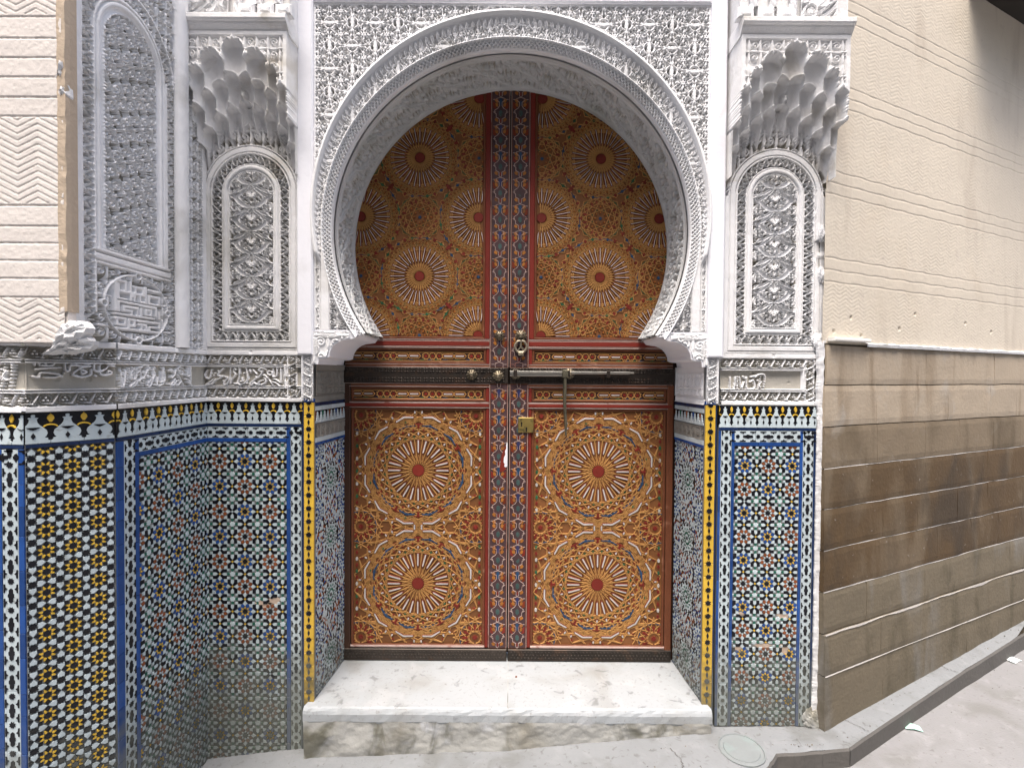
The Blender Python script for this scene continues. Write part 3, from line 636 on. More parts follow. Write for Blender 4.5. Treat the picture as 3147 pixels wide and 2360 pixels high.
CAL_C = [[(470, 320), (470, 440)], [(520, 320), (525, 440)], [(560, 340), (620, 440), (700, 420), (700, 360), (780, 340), (790, 380), (740, 372)], [(550, 440), (625, 445)], [(850, 320), (850, 500), (900, 520), (920, 430), (1060, 440), (1190, 440)], [(920, 372), (1000, 390), (1010, 350), (925, 365)],
 [(1090, 382), (1150, 340), (1180, 400), (1100, 402)], [(1190, 440), (1040, 480), (1130, 540), (1070, 575), (1060, 532)], [(1200, 500), (1190, 590), (1080, 630), (960, 600), (960, 560), (1020, 500)], [(1240, 330), (1240, 500), (1310, 530), (1400, 490), (1450, 430), (1550, 442)],
 [(1330, 330), (1320, 520), (1340, 590), (1440, 592), (1490, 550), (1440, 520), (1440, 572)], [(1400, 372), (1520, 400), (1420, 402)], [(440, 620), (520, 632), (540, 560), (700, 570), (780, 600), (700, 640), (570, 632)], [(470, 502), (640, 482), (800, 470)], [(830, 560), (832, 562)], [(800, 610), (810, 630)], [(1240, 600), (1270, 622)], [(1500, 350), (1502, 352)]]
def frieze(parent, x0, x1, strokes, mt, to3=None, endz=None, dx=.0022):
    S = np.vstack(strokes) if strokes else None
    def f(X, Z):
        h = np.zeros(X.shape)
        for a, b in ((1.346, 1.362), (1.398, 1.4025), (1.4055, 1.409), (1.4825, 1.4865), (1.489, 1.493), (1.529, 1.548)): h = np.maximum(h, fillet(Z, a, b, .001))
        d = np.where(Z > 1.45, CH41(X, Z - 1.4955), CH41(X + .02, Z - 1.3655)); h = np.maximum(h, carve(d, .0009) * ((Z > 1.493) & (Z < 1.529) | (Z > 1.362) & (Z < 1.398)))
        if S is not None:
            m = (Z > 1.409) & (Z < 1.4825); c = np.zeros(X.shape); c[m] = carve(sdf(X[m], Z[m], S), .0011); h = np.maximum(h, c * .95)
        if endz is not None:       # vertical scroll closing the inscription
            a, b = endz; m = (X > a) & (X < b) & (Z > 1.362) & (Z < 1.529); e = np.maximum(carve(CH41(Z, X - a - .004), .0009), np.maximum(fillet(X, a - .006, a + .003), fillet(X, b - .002, b + .01)))
            h = np.where(m, e, h); h = np.where((X > a - .012) & (X < a - .004) & (Z > 1.40) & (Z < 1.49), 1, h)
        return -.003 + .0165 * h - .001 * vnoise(X, Z, .02, 5) - .004 * sm(.85, .92, vnoise(X, Z, .035, 9))
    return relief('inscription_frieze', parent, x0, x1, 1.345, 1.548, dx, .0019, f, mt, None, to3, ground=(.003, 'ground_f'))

RHO0 = .0845 + 1.653
def arch_panel_h(X, Z):
    zs = 2.164; ax = abs(X); r = np.where(Z > zs, np.hypot(X, Z - zs), ax); rho = np.maximum(r, RHO0 - Z)
    h = np.zeros(X.shape)
    a = carve(ARAB(X + .0845, Z - 1.653), .0012, .3); a = np.maximum(a, .62 * carve(SCROLL(X * .8 + .01, Z * .8), .001)); h = np.where(rho < .0845, .02 + .95 * a, h)
    mould = (rho >= .0845) & (rho < .117); h = np.where(mould, .75 + .5 * np.sin((rho - .0845) / .0325 * pi) * .5 - .25 * fillet(rho, .090, .094, .001) - .25 * fillet(rho, .108, .1105, .001), h)
    bot = (RHO0 - Z >= r - 1e-6)
    s = np.where(bot, X, np.where(Z > zs, zs + np.arctan2(abs(Z - zs), ax + 1e-6) * .135, Z))
    t = rho - .118
    lf = carve(LEAFB(t, s), .0010, .2)
    u = s / .028; v = t / .030
    g = np.minimum(np.abs(((u + v) % 1) - .5), np.abs(((u - v) % 1) - .5)) * .020; g = np.minimum(g, np.abs(((u * 2) % 1) - .5) * .013 + .003 * abs(v - .5)); geo = carve(g - .0017, .001)
    band = np.where((Z > 2.02) & ~bot, geo, lf)
    h = np.where((t >= 0) & (t < .031), band, h)
    la = carve(lattice_h(s, rho - .157, .0235, .0205), .0009); h = np.where((rho >= .156) & (rho < .181), la, h)
    h = np.maximum(h, np.maximum(fillet(rho, .149, .157, .001), fillet(rho, .1805, .187, .001)))
    out = rho > .187
    sp = carve(SCROLL(X * .62 + .0 * Z, (Z - 2.16) * .62), .0012, .2)
    st = np.maximum(fillet((ax * .7 + (Z - 2.2)) % .11, .004, .010), fillet((ax * .7 + (Z - 2.2)) % .11, .016, .020))
    h = np.where(out & (Z > zs), np.where(ax > .15, st, sp), np.where(out, 1, h))
    return h
T_AP = [(0, 2.675), (.05, 2.652), (.1, 2.620), (.15, 2.562), (.2, 2.470)]
def A_x(x): return float(np.interp(abs(x), [p[0] for p in T_AP], [p[1] for p in T_AP]))
TIERS = [([0, .080, .137, .176], [.040, .040, .022, .018]), ([.024, .072, .118, .158, .186], [.0245, .0245, .0225, .0190, .0135]), ([0, .048, .096, .140, .177], [.0245, .0245, .0245, .0220, .0185])]
DSTEP = [0, .036, .084, .128]
def hood_h(X, Z):
    H0 = .128; rim = []; dep = np.zeros(X.shape); line = np.full(X.shape, 9.)
    for t, (xs, ws) in enumerate(TIERS):
        d0, d1 = DSTEP[t], DSTEP[t + 1]
        for x, wv in zip(xs, ws):
            for sx in ((1, -1) if x else (1,)):
                u = (X - sx * x) / wv; m = abs(u) < 1
                zt = A_x(x) - .088 * t - wv * 1.0 * (1 - np.sqrt(np.clip(1 - u * u, 0, 1)))
                if t == 0: line = np.where(m, np.minimum(line, np.abs(Z - zt - .007)), line)
                g = sm(0., .007, zt - Z); ramp = .74 * g + .26 * sm(0, .095, zt - Z)
                f = ramp * (np.sqrt(np.clip(1 - .92 * u * u, 0, 1)) if t < 2 else np.sqrt(np.clip(1 - .92 * u * u * sm(.10, .04, zt - Z), 0, 1)))
                dep = np.where(m, np.maximum(dep, (d0 + (d1 - d0) * f) * (zt > Z)), dep)
                if t: rim.append((m & (Z > zt - .001) & (Z < zt + .0065)))
    front = dep < .001
    for r_ in rim: dep = np.where(r_ & (dep > .012), dep - .0065, dep)
    sp = .010 * carve(SCROLL(X * .7, Z * .7 + .01), .0012) + .010 * sm(.0075, .005, line)
    edge = np.maximum(sm(.180, .184, abs(X)), sm(2.686, 2.69, Z)); sp = np.maximum(sp, .011 * edge * (Z > 2.5))
    net = np.minimum(np.abs(((X + Z) / .012) % 1 - .5), np.abs(((X - Z) / .012) % 1 - .5)) * .012
    for sx in (-1, 1):
        m = np.hypot((X - sx * .118) / .034, (Z - 2.372) / .026) < 1; dep = np.where(m & (net > .0022), dep + .007, dep)
    m0 = np.hypot(X / .016, (Z - 2.512) / .026); dep = np.where((m0 < 1) & (m0 > .35), dep + .012, dep)
    hood = H0 - dep + np.where(front, sp, 0)
    base = -.018 + .030 * arch_panel_h(X, Z)
    low = dep > .126
    side = (abs(X) > .1985)
    return np.where(low, base + np.maximum(H0 - dep, 0), np.maximum(hood, base)) * np.where(side, 0, 1) - .0015 * vnoise(X, Z, .025, 2)
def twisted(mb, x, z0, z1, r, y, pitch=.035):
    n, m = 14, int((z1 - z0) / .004)
    b = len(mb.V)
    for i in range(m + 1):
        z = z0 + (z1 - z0) * i / m
        for k in range(n):
            a = 2 * pi * k / n; rr = r * (1 + .22 * cos(3 * (a + z / pitch * 2))); mb.V.append((x + rr * cos(a), y + rr * sin(a), z))
    for i in range(m):
        for k in range(n): mb.F.append((b + i * n + k, b + i * n + (k + 1) % n, b + (i + 1) * n + (k + 1) % n, b + (i + 1) * n + k)); mb.m.append(0)
def pilaster(cx, side, label, mt, mth):
    t = thing('stucco_pilaster', (cx, YP, 0), 0, label, 'pilaster')
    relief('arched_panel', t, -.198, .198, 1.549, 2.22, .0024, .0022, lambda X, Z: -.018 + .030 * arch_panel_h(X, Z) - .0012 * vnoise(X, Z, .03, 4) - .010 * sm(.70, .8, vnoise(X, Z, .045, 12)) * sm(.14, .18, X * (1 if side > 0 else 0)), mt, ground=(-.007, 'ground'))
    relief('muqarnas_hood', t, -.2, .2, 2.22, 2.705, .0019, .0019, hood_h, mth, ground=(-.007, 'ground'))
    mcore = MB(); mcore.box(-.2, .2, .024, .3, 1.33, 3.1); mcore.obj('masonry_core', mt, t)
    mb = MB()                      # cornice over the hood
    pf = [(-.130, 2.700), (-.150, 2.724), (-.152, 2.730), (-.158, 2.732), (-.162, 2.738), (-.162, 2.752), (-.156, 2.757), (0, 2.757), (0, 2.700)]
    x0, x1 = -.203, .2035
    V = [(x0, y, z) for y, z in pf] + [(x1, y, z) for y, z in pf]; n = len(pf)
    mb.add(V, [(k, n + k, n + (k + 1) % n, (k + 1) % n) for k in range(n)] + [tuple(range(n))[::-1], tuple(range(n, 2 * n))][::-1] if 0 else [(k, (k + 1) % n, n + (k + 1) % n, n + k) for k in range(n)] + [tuple(range(n - 1, -1, -1)), tuple(range(n, 2 * n))])
    mb.obj('cornice', mth, t)
    q = -side                        # carved window on the outer side, colonnettes towards the portal
    xa, xb = sorted((q * -.005, q * -.150)) if side > 0 else sorted((-.155, .0))
    xa, xb = (.015, .150) if side > 0 else (-.165, -.015)
    mbx = MB(); mbx.box(-.199, .199, -.118, 0, 2.757, 3.12); mbx.obj('upper_block', mth, t)
    relief('upper_carving', t, xa, xb, 2.762, 3.06, .0025, .0025, lambda X, Z: .120 + .016 * np.maximum(carve(VINE(X * .9 + .1, Z * .9), .001, .2), np.maximum(sm(.006, .004, X - xa), sm(.006, .004, xb - X))), mt)
    mc = MB()
    for xx, r in (((-.012, .012), (-.155, .014), (-.085, .012)) if side > 0 else ((.018, .012), (.165, .014), (.095, .012))):
        twisted(mc, xx, 2.80 if abs(xx) > .05 else 2.757, 3.06, r, -.132)
    mc.obj('twisted_colonnette', mt, t, smooth=True)['kind'] = 'stuff'
    md = MB()
    for xx in ((-.19, -.115, -.045) if side > 0 else (.055, .125, .19)): md.box(xx - .030, xx + .030, -.150, -.119, 2.7575, 2.797, 0, .006); md.box(xx - .018, xx + .018, -.156, -.149, 2.763, 2.782, 0, .004)
    md.obj('base_blocks', mt, t)
    return t
PL = pilaster(-1.0285, -1, 'grey carved stucco pilaster with a stalactite hood left of the arch', 'stucco_old', 'stucco_hood')
PR = pilaster(1.0285, 1, 'bright carved stucco pilaster with a stalactite hood beside the beige alley wall', 'stucco', 'stucco_hood')
CX = -1.0285
frieze(PL, -.195, .203, px_strokes(CAL_A, -.195 - 730 * .000303 + .002, 1.5734, .000303, .0027), 'stucco', endz=(.143, .178))
frieze(PR, -.203, .197, px_strokes(CAL_R, -.155 - 225 * .00066, 1.44 + 545 * .00055, .00058, .0030), 'stucco', endz=(.128, .163))
# ------------------------------------------------------------------ side of the pier: tall carved panel, square kufic panel, colonnette
PB = thing('stucco_pier', (-1.212, 1.40, 0), R(90), 'tall grey stucco side of the pier with vine panel and square script roundel', 'pier')
def vine_h(X, Z):
    c = 1.625 - 1.40; x = X - c; zs = 2.452; ax = abs(x); r = np.where(Z > zs, np.hypot(x, Z - zs), ax); rho = np.maximum(r, .106 + 1.826 - Z)
    h = np.where(rho < .106, np.maximum(carve(SCROLL(X * .62 + Z * .30, Z * .62 - X * .30), .0010, .3), .45 * carve(SCROLL(X * 1.25 + .01, Z * 1.25), .0010)), 0)
    h = np.where((rho >= .106) & (rho < .152), 1.0 - .35 * sm(.106, .113, rho) + .35 * sm(.122, .128, rho) - .3 * fillet(rho, .138, .142, .001), h)
    t = np.minimum(X - .036, .427 - X)            # leaf borders left and right, wrapping over the arch
    tb = np.where(Z > zs, rho - .155, np.where(X < c, .0730 - X, X - .388))
    lf = carve(LEAFB(np.clip(tb, 0, .034) * .85, np.where(Z > zs, np.arctan2(Z - zs, ax + 1e-6) * .17, Z)), .0011, .2)
    h = np.where((rho >= .152) & (tb > 0) & (tb < .037) & (Z < 2.9), lf, h); h = np.where((rho >= .152) & (Z <= zs) & (tb <= 0) & (rho < .3), 1, h)
    out = (Z > zs) & (rho > .192); h = np.where(out & (rho < .20), 1, h); h = np.where((rho >= .20) & out, carve(SCROLL(X * .7, Z * .7), .0012, .2), h)
    low = Z < 1.782                                  # kufic panel zone
    x2 = (X - (.075)) / (.425 - .075) ; z2 = (Z - 1.552) / (1.775 - 1.552)
    ks = KUFIC(np.clip(x2, 0, 1), np.clip(z2, 0, 1)); inside = (x2 > 0.02) & (x2 < .93)
    h = np.where(low & inside, ks, h); h = np.where((Z > 1.776) & (Z < 1.822) & (x2 > 0) & (x2 < .93), 1 - .6 * fillet(Z, 1.784, 1.7865, .0008) - .7 * fillet(Z, 1.806, 1.811, .0008), h)
    h = np.where((X < .036), 1, h); h = np.where((X > .427), .8, h)
    col = (X > .430) & (X < .492); h = np.where(col, 1.0 + .6 * np.sqrt(np.clip(1 - ((X - .461) / .031) ** 2, 0, 1)), h)
    rt = (X > .497) & (X < .588); h = np.where(rt, carve(SCROLL(X * .8, Z * .8 + .02), .0011, .2), h); h = np.where((X > .492) & (X < .498), 1, h); h = np.where(X > .586, 1, h)
    return -.022 + .033 * h - .0015 * vnoise(X, Z, .02, 7)
def _kufic():
    B = []
    def seg(*p):
        for a, b in zip(p[:-1], p[1:]): B.append((min(a[0], b[0]) - .028, max(a[0], b[0]) + .028, min(a[1], b[1]) - .028, max(a[1], b[1]) + .028))
    seg((.03, .97), (.03, .40)); seg((.03, .97), (.24, .97), (.24, .78), (.09, .78), (.09, .90)); seg((.09, .78), (.09, .64), (.24, .64)); seg((.34, .97), (.34, .72), (.42, .72)); seg((.34, .72), (.34, .64)); seg((.42, .64), (.42, .78), (.28, .78))
    seg((.42, .92), (.60, .92), (.60, .78), (.44, .78), (.44, .92)); seg((.54, .64), (.66, .64), (.66, .94)); seg((.54, .64), (.54, .72)); seg((.73, .92), (.97, .92)); seg((.73, .80), (.97, .80)); seg((.97, .80), (.97, .64), (.74, .64), (.74, .80)); seg((.1, .58), (.46, .58)); seg((.52, .57), (.9, .57), (.9, .40))
    seg((.1, .40), (.1, .54)); seg((.2, .50), (.48, .50), (.48, .36)); seg((.2, .50), (.2, .42), (.36, .42), (.36, .38)); seg((.03, .34), (.84, .34)); seg((.56, .50), (.56, .36)); seg((.66, .50), (.78, .50), (.78, .40), (.66, .40), (.66, .50)); seg((.97, .5), (.97, .36))
    seg((.03, .26), (.22, .26), (.22, .14), (.06, .14), (.06, .26)); seg((.30, .26), (.42, .26), (.42, .14), (.30, .14), (.30, .26)); seg((.48, .26), (.74, .26)); seg((.50, .18), (.66, .18), (.66, .08)); seg((.74, .16), (.74, .08)); seg((.80, .26), (.97, .26), (.97, .16), (.80, .16)); seg((.03, .06), (.97, .06)); seg((.3, .14), (.3, .06)); seg((.56, .18), (.56, .06))
    return B
KB = _kufic()
def KUFIC(u, v):
    asp = .350 / .223; x = (u - .49) * asp; y = v - .5; r = np.hypot(x * .74, y)
    h = np.zeros(u.shape); a = (x / .92 + .5); b = (y / .72 + .5)
    for x0, x1, y0, y1 in KB: h = np.where((a > x0) & (a < x1) & (b > y0) & (b < y1), .95, h)
    sc_ = carve(SCROLL(u * .22, v * .15), .0011); sq = (a > -.02) & (a < 1.02) & (b > 0) & (b < 1)
    h = np.where(~sq, sc_ * .9, h); h = np.maximum(h, fillet(r, .445, .475, .006)); h = np.where((r > .475) & (r < .487), .0, h)
    for dx, dy in ((0, .46), (0, -.46), (.62, 0), (-.62, 0)): h = np.where(np.hypot((x - dx) * .8, y - dy) < .03, .1, np.where(np.hypot((x - dx) * .8, y - dy) < .055, 1, h))
    return h
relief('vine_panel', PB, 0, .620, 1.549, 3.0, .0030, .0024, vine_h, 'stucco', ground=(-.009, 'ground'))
mk_ = MB(); mk_.box(0, .62, .026, .25, 1.549, 3.05); mk_.box(.158, .62, .026, .25, 1.33, 1.549); mk_.obj('masonry_core', 'stucco_old', PB)
frieze(PB, .152, .622, px_strokes([[(p[0] - 700 + (q % 3) * 40, p[1]) for p in s] for q, s in enumerate(CAL_A)], .19 - 30 * .00036, 1.5734, .000303, .0028) + px_strokes([[(p[0], p[1]) for p in s] for s in CAL_R], .17 - 235 * .0005, 1.444 + 545 * .0005, .0005, .0028), 'stucco')
# chamfer (C) and short front face (D) below the cream wall
C0, C1 = (-1.335, 1.396), (-1.211, 1.553); CL = hypot(C1[0] - C0[0], C1[1] - C0[1]); CA = atan2(C1[1] - C0[1], C1[0] - C0[0])
PCc = thing('stucco_frieze', (*C0, 0), CA, 'stained inscription frieze on the chamfered corner under the broken plaster', 'frieze')
frieze(PCc, 0, CL + .002, px_strokes(CAL_C, -.005 - 330 * .00016, 1.4465 + 480 * .000215, .000168, .0027), 'stucco_old')
PDd = thing('stucco_frieze', (-2.0, 1.396, 0), 0, 'short whitish inscription frieze at the far left below the cream wall', 'frieze')
frieze(PDd, .40, .668, px_strokes(CAL_R, .50 - 235 * .0006, 1.444 + 545 * .0006, .0006, .003), 'stucco')
# ------------------------------------------------------------------ zellige (cut tile mosaic)
S8 = star(8, .108, .080, R(22.5)); S8b = star(8, .118, .085, R(22.5))
PETAL = [(.150, 0), (.192, .056), (.255, .066), (.292, .046), (.306, 0), (.292, -.046), (.255, -.066), (.192, -.056)]
KITE = [(.098, 0), (.145, .040), (.205, 0), (.145, -.040)]
WKITE = [(.222, 0), (.300, .072), (.325, .080), (.438, .010), (.438, -.010), (.325, -.080), (.300, -.072)]
CORN4 = [(.190, .190), (.300, .150), (.303, .303), (.150, .300)]
ARM = [(.303, .276), (.303, .128), (.436, .004), (.496, .066), (.436, .150), (.436, .276)]
DIA = [(.052, 0), (0, .052), (-.052, 0), (0, -.052)]
SHIELD = [(.0, .080), (-.066, .152), (-.066, .268), (0, .285), (.066, .268), (.066, .152)]
BOW = [(-.058, .282), (.0, .296), (.058, .282), (.048, .330), (.056, .372), (.020, .388), (-.020, .388), (-.056, .372), (-.048, .330)]
SQ = [(-.047, -.047), (.047, -.047), (.047, .047), (-.047, .047)]
def field_rosette(P, rect, p, ax, az, red0=0, hole=None):
    x0, x1, z0, z1 = rect
    ks = lambda q: [(a * p, b * p) for a, b in q]
    for i in range(int((x0 - ax) / p) - 2, int((x1 - ax) / p) + 3):
        for j in range(int((z0 - az) / p) - 2, int((z1 - az) / p) + 3):
            cx, cz = ax + i * p, az + j * p; red = (i + j + red0) % 2 == 0
            P.add('star_tile', ks(S8), cx, cz, 0, 1, 't_black')
            for k in range(8):
                P.add('petal_tile', ks(PETAL), cx, cz, R(22.5 + 45 * k), 1, 't_rust' if red else 't_blue', key=('p', red))
                P.add('kite_tile', ks(KITE), cx, cz, R(45 * k), 1, 't_white' if red else 't_yellow', stuff=True)
            for k in range(4):
                P.add('point_tile', ks(WKITE), cx, cz, R(90 * k)); P.add('corner_tile', ks(CORN4), cx, cz, R(90 * k), stuff=True)
            for (dx, dz, r) in ((.5, 0, 0), (0, .5, R(90))):
                mx, mz = cx + dx * p, cz + dz * p
                P.add('diamond_tile', ks(DIA), mx, mz, 0, 1, 't_yellow' if random.random() > .06 else 't_white')
                for a in (0, R(180)):
                    P.add('shield_tile', ks(SHIELD), mx, mz, a + r)
                    P.add('bent_tile', [((q[0] - .5) * p, q[1] * p) for q in ARM], mx, mz, a + r, 1, 't_black'); P.add('bent_tile', [((q[0] - .5) * p, q[1] * p) for q in ARM], mx, mz, a + r, -1, 't_black')
            sx, sz = cx + .5 * p, cz + .5 * p
            P.add('white_star_tile', ks(S8b), sx, sz)
            for k in range(4):
                P.add('bow_tile', [(q[0] * p, (q[1] - .5) * p) for q in BOW], sx, sz, R(90 * k), 1, 't_green', stuff=True)
                P.add('square_tile', ks(SQ), sx + .166 * p * (1 if k in (0, 3) else -1), sz + .166 * p * (1 if k < 2 else -1), 0, stuff=True)
def field_yellow(P, rect, p, ax, az):
    x0, x1, z0, z1 = rect; ks = lambda q: [(a * p, b * p) for a, b in q]
    for i in range(int((x0 - ax) / p) - 2, int((x1 - ax) / p) + 3):
        for j in range(int((z0 - az) / p) - 2, int((z1 - az) / p) + 3):
            cx, cz = ax + i * p, az + j * p
            P.add('star_tile', ks(star(8, .165, .125, R(22.5))), cx, cz, 0, 1, 't_black')
            for k in range(8): P.add('ray_tile', ks([(.150, .012), (.185, .070), (.325, .032), (.325, -.032), (.185, -.070), (.150, -.012)]), cx, cz, R(22.5 + 45 * k), 1, 't_yellow')
            for k in range(4):
                P.add('lozenge_tile', ks([(.195, 0), (.330, .118), (.490, 0), (.330, -.118)]), cx, cz, R(90 * k), 1, 't_black')
                P.add('square_tile', ks([(.180, .180), (.190, .362), (.362, .362), (.362, .190)]), cx, cz, R(90 * k), 1, 't_black')
            sx, sz = cx + .5 * p, cz + .5 * p
            P.add('small_star_tile', ks(star(8, .168, .125, R(22.5))), sx, sz, 0, 1, 't_black')
            for k in range(4): P.add('shield_tile', ks([(.145, 0), (.175, .05), (.165, .135), (.30, .148), (.49, .004), (.49, -.004), (.30, -.148), (.165, -.135), (.175, -.05)]), sx, sz, R(90 * k))
PAWN = [(0, .945), (.055, .935), (.075, .895), (.055, .855), (.170, .835), (.115, .770), (.135, .680), (.185, .610), (.285, .530), (.395, .430), (.425, .330), (.385, .235), (.340, .195), (.44, .175), (.425, .140), (.46, .105), (.5, .100)]
def merlons(t, x0, x1, wd, z0, z1, phase=0.):
    H = z1 - z0; P = Pieces(t, (x0, x1, z0, z1))
    b = MB(); b.box(x0, x1, -.0022, .01, z0, z1); b.obj('black_ground_tile', 't_black', t)
    n = int((x1 - x0) / wd) + 2
    right = [(x * wd, z * H) for x, z in PAWN]; left = [(-x, z) for x, z in right[::-1]]
    pawn = [(-.5 * wd, 0), (.5 * wd, 0)] + right[::-1] + left[:-1][::-1][::-1] if 0 else [(-.5 * wd, 0), (.5 * wd, 0)] + right[::-1] + [(-x, z) for x, z in right[1:]]
    for k in range(-1, n + 1):
        c = x0 + wd * (k + .5 + phase)
        P.add('pawn_tile', pawn, c, z0, h=.0045)
        P.add('crescent_tile', [(.22 * wd * cos(a), .53 * H - .105 * H * (1 - abs(cos(a)) ** 1.5) - (.0)) for a in np.linspace(pi, 2 * pi, 9)] + [(.20 * wd * cos(a), .53 * H - .052 * H * (1 - abs(cos(a)) ** 1.5)) for a in np.linspace(2 * pi, pi, 9)][1:-1], c, z0, mt='t_black', h=.0062)
        P.add('drop_tile', [(0, .12 * H), (.085 * wd, .24 * H), (0, .37 * H), (-.085 * wd, .24 * H)], c, z0, mt='t_black', h=.0062)
        P.add('flame_tile', [(0, .97 * H), (.10 * wd, .88 * H), (.118 * wd, .80 * H), (.04 * wd, .685 * H), (-.04 * wd, .685 * H), (-.118 * wd, .80 * H), (-.10 * wd, .88 * H)], c + wd / 2, z0, mt='t_yellow', h=.0050)
        P.add('arc_tile', [(.23 * wd * cos(a), .525 * H + .115 * H * sin(a)) for a in np.linspace(0, pi, 9)] + [(.165 * wd * cos(a), .525 * H + .055 * H * sin(a)) for a in np.linspace(pi, 0, 7)], c + wd / 2, z0, mt='t_yellow', h=.0062)
    P.flush()
HEX = [(-.27, 0), (-.21, .14), (-.085, .14), (-.06, .20), (.06, .20), (.085, .14), (.21, .14), (.27, 0)]; HEX = HEX + [(x, -z) for x, z in HEX[1:-1][::-1]]
TEE = [(.09, .46), (.41, .46), (.40, .35), (.315, .335), (.262, .20), (.21, .32), (.10, .35)]
def lattice_border(t, horiz, s0, s1, c, wd, p, P0):
    """black pieces on a white strip; s along the strip, c its centre line"""
    b = MB(); n = max(1, int(round((s1 - s0) / .085))); L = (s1 - s0) / n
    for k in range(n):
        a0, a1 = s0 + L * k + .0006, s0 + L * (k + 1) - .0006
        mb = MB()
        if horiz: mb.box(a0, a1, -.0035, .01, c - wd / 2, c + wd / 2, 0, .0006)
        else: mb.box(c - wd / 2, c + wd / 2, -.0035, .01, a0, a1, 0, .0006)
        mb.obj('border_tile', 't_white', t)
    q = lambda pl: [(x * p, z * wd) for x, z in pl]
    a = 0 if horiz else R(90); put = lambda s, o=0: (s, c) if horiz else (c, s)
    m = int((s1 - s0) / p) + 2; rect = (s0, s1, c - wd / 2, c + wd / 2) if horiz else (c - wd / 2, c + wd / 2, s0, s1)
    for k in range(m):
        s = s0 + p * (k + .28)
        x, z = put(s); P0.add('border_star_tile', star(8, wd * .24, wd * .165, R(22.5)), x, z, 0, 1, 't_black', h=.0050)
        x, z = put(s + p / 2); P0.add('link_tile', q(HEX), x, z, a, 1, 't_black', h=.0050)
        for fx_, fz_ in ((1, 1), (-1, 1), (1, -1), (-1, -1)):
            P0.add('tee_tile', [(px * fx_ * p, pz * fz_ * wd) for px, pz in TEE], *put(s), a, 1, 't_black', h=.0050, stuff=True)
def strip(t, name, mt, horiz, s0, s1, c, wd, L=.085, h=.0042):
    n = max(1, int(round((s1 - s0) / L))); l = (s1 - s0) / n
    cut = [s0] + [s0 + l * (k + random.uniform(-.18, .18)) for k in range(1, n)] + [s1]
    for a0, a1 in zip(cut[:-1], cut[1:]):
        mb = MB(); hh = h + random.uniform(-.0004, .0004)
        if horiz: mb.box(a0 + .0006, a1 - .0006, -hh, .01, c - wd / 2, c + wd / 2, 0, .0006)
        else: mb.box(c - wd / 2, c + wd / 2, -hh, .01, a0 + .0006, a1 - .0006, 0, .0006)
        mb.obj(name, mt, t)
def dado(label, loc, rz, x0, x1, zb, kind, p, ax, az, left, right, lattice=True, mw=.0545, mph=0., red0=0, keep=None, side_w=.045, patches=()):
    t = thing('zellige_dado', (*loc, 0), rz, label, 'tile panel')
    b = MB(); b.box(x0, x1, 0, .05, zb - .1, 1.346); b.obj('tile_bed', 'grout', t)
    if mw: merlons(t, x0, x1, mw, 1.2585, 1.345, mph)
    zt = 1.2575; strip(t, 'blue_strip_tile', 't_navy', True, x0, x1, zt - .005, .0092)
    zt -= .0115; a, c = x0, x1; P0 = Pieces(t, (x0, x1, zb, zt))
    for side, spec in (('l', left), ('r', right)):
        for nm, wd in spec:
            if side == 'l': xm = a + wd / 2; a += wd
            else: xm = c - wd / 2; c -= wd
            if nm == 'lat': continue
            strip(t, 'blue_strip_tile', nm, False, zb, zt, xm, wd - .001)
    # lattice strips: verticals where asked, one across the top
    if lattice:
        a2, c2 = x0, x1
        for side, spec in (('l', left), ('r', right)):
            for nm, wd in spec:
                if side == 'l': xm = a2 + wd / 2; a2 += wd
                else: xm = c2 - wd / 2; c2 -= wd
                if nm == 'lat':
                    lattice_border(t, False, zb, zt - .001, xm, wd - .001, .080, P0)
        la = x0; lc = x1
        for nm, wd in left:
            la += wd
            if nm == 'lat': break
        for nm, wd in right:
            lc -= wd
            if nm == 'lat': break
        if not left: la = x0
        if not right: lc = x1
        lattice_border(t, True, la + .001, lc - .001, zt - side_w / 2, side_w - .001, .080, P0)
        zt -= side_w; strip(t, 'blue_strip_tile', 't_blue', True, a, c, zt - .0075, .0140); zt -= .0165
    P0.flush()
    rect = (a + .0008, c - .0008, zb, zt)
    def kp(x, z):
        for (cx, cz, rx, rz_) in patches:
            if ((x - cx) / rx) ** 2 + ((z - cz) / rz_) ** 2 < 1 + .5 * sin(x * 310 + z * 170): return False
        return True
    P = Pieces(t, rect, keep=kp if patches else None)
    for (cx, cz, rx, rz_) in patches:
        mb = MB(); mb.prism([(cx + rx * 1.15 * (1 + .2 * sin(5 * a_)) * cos(a_), cz + rz_ * 1.3 * (1 + .25 * sin(7 * a_ + cx * 90)) * sin(a_)) for a_ in np.linspace(0, 2 * pi, 22, endpoint=False)], -.0013, .002, 0, None, .002); mb.obj('bare_mortar_patch', 'mortar', t)
    (field_rosette(P, rect, p, ax, az, red0) if kind == 'rosette' else field_yellow(P, rect, p, ax, az))
    P.flush(); return t
# frontal panel left of the door (local origin on its plane y = 2.02)
dado('blue and rust rosette tile panel with a pinkish bare patch, left of the door', (0, 2.02), 0, -1.2165, -.8235, -.10, 'rosette', .100, -1.0587, 1.108, [], [('t_navy', .009), ('lat', .043), ('t_blue', .0165)], mw=.0546, red0=1,
     patches=[(-.985, .538, .030, .012), (-.948, .552, .026, .013)])
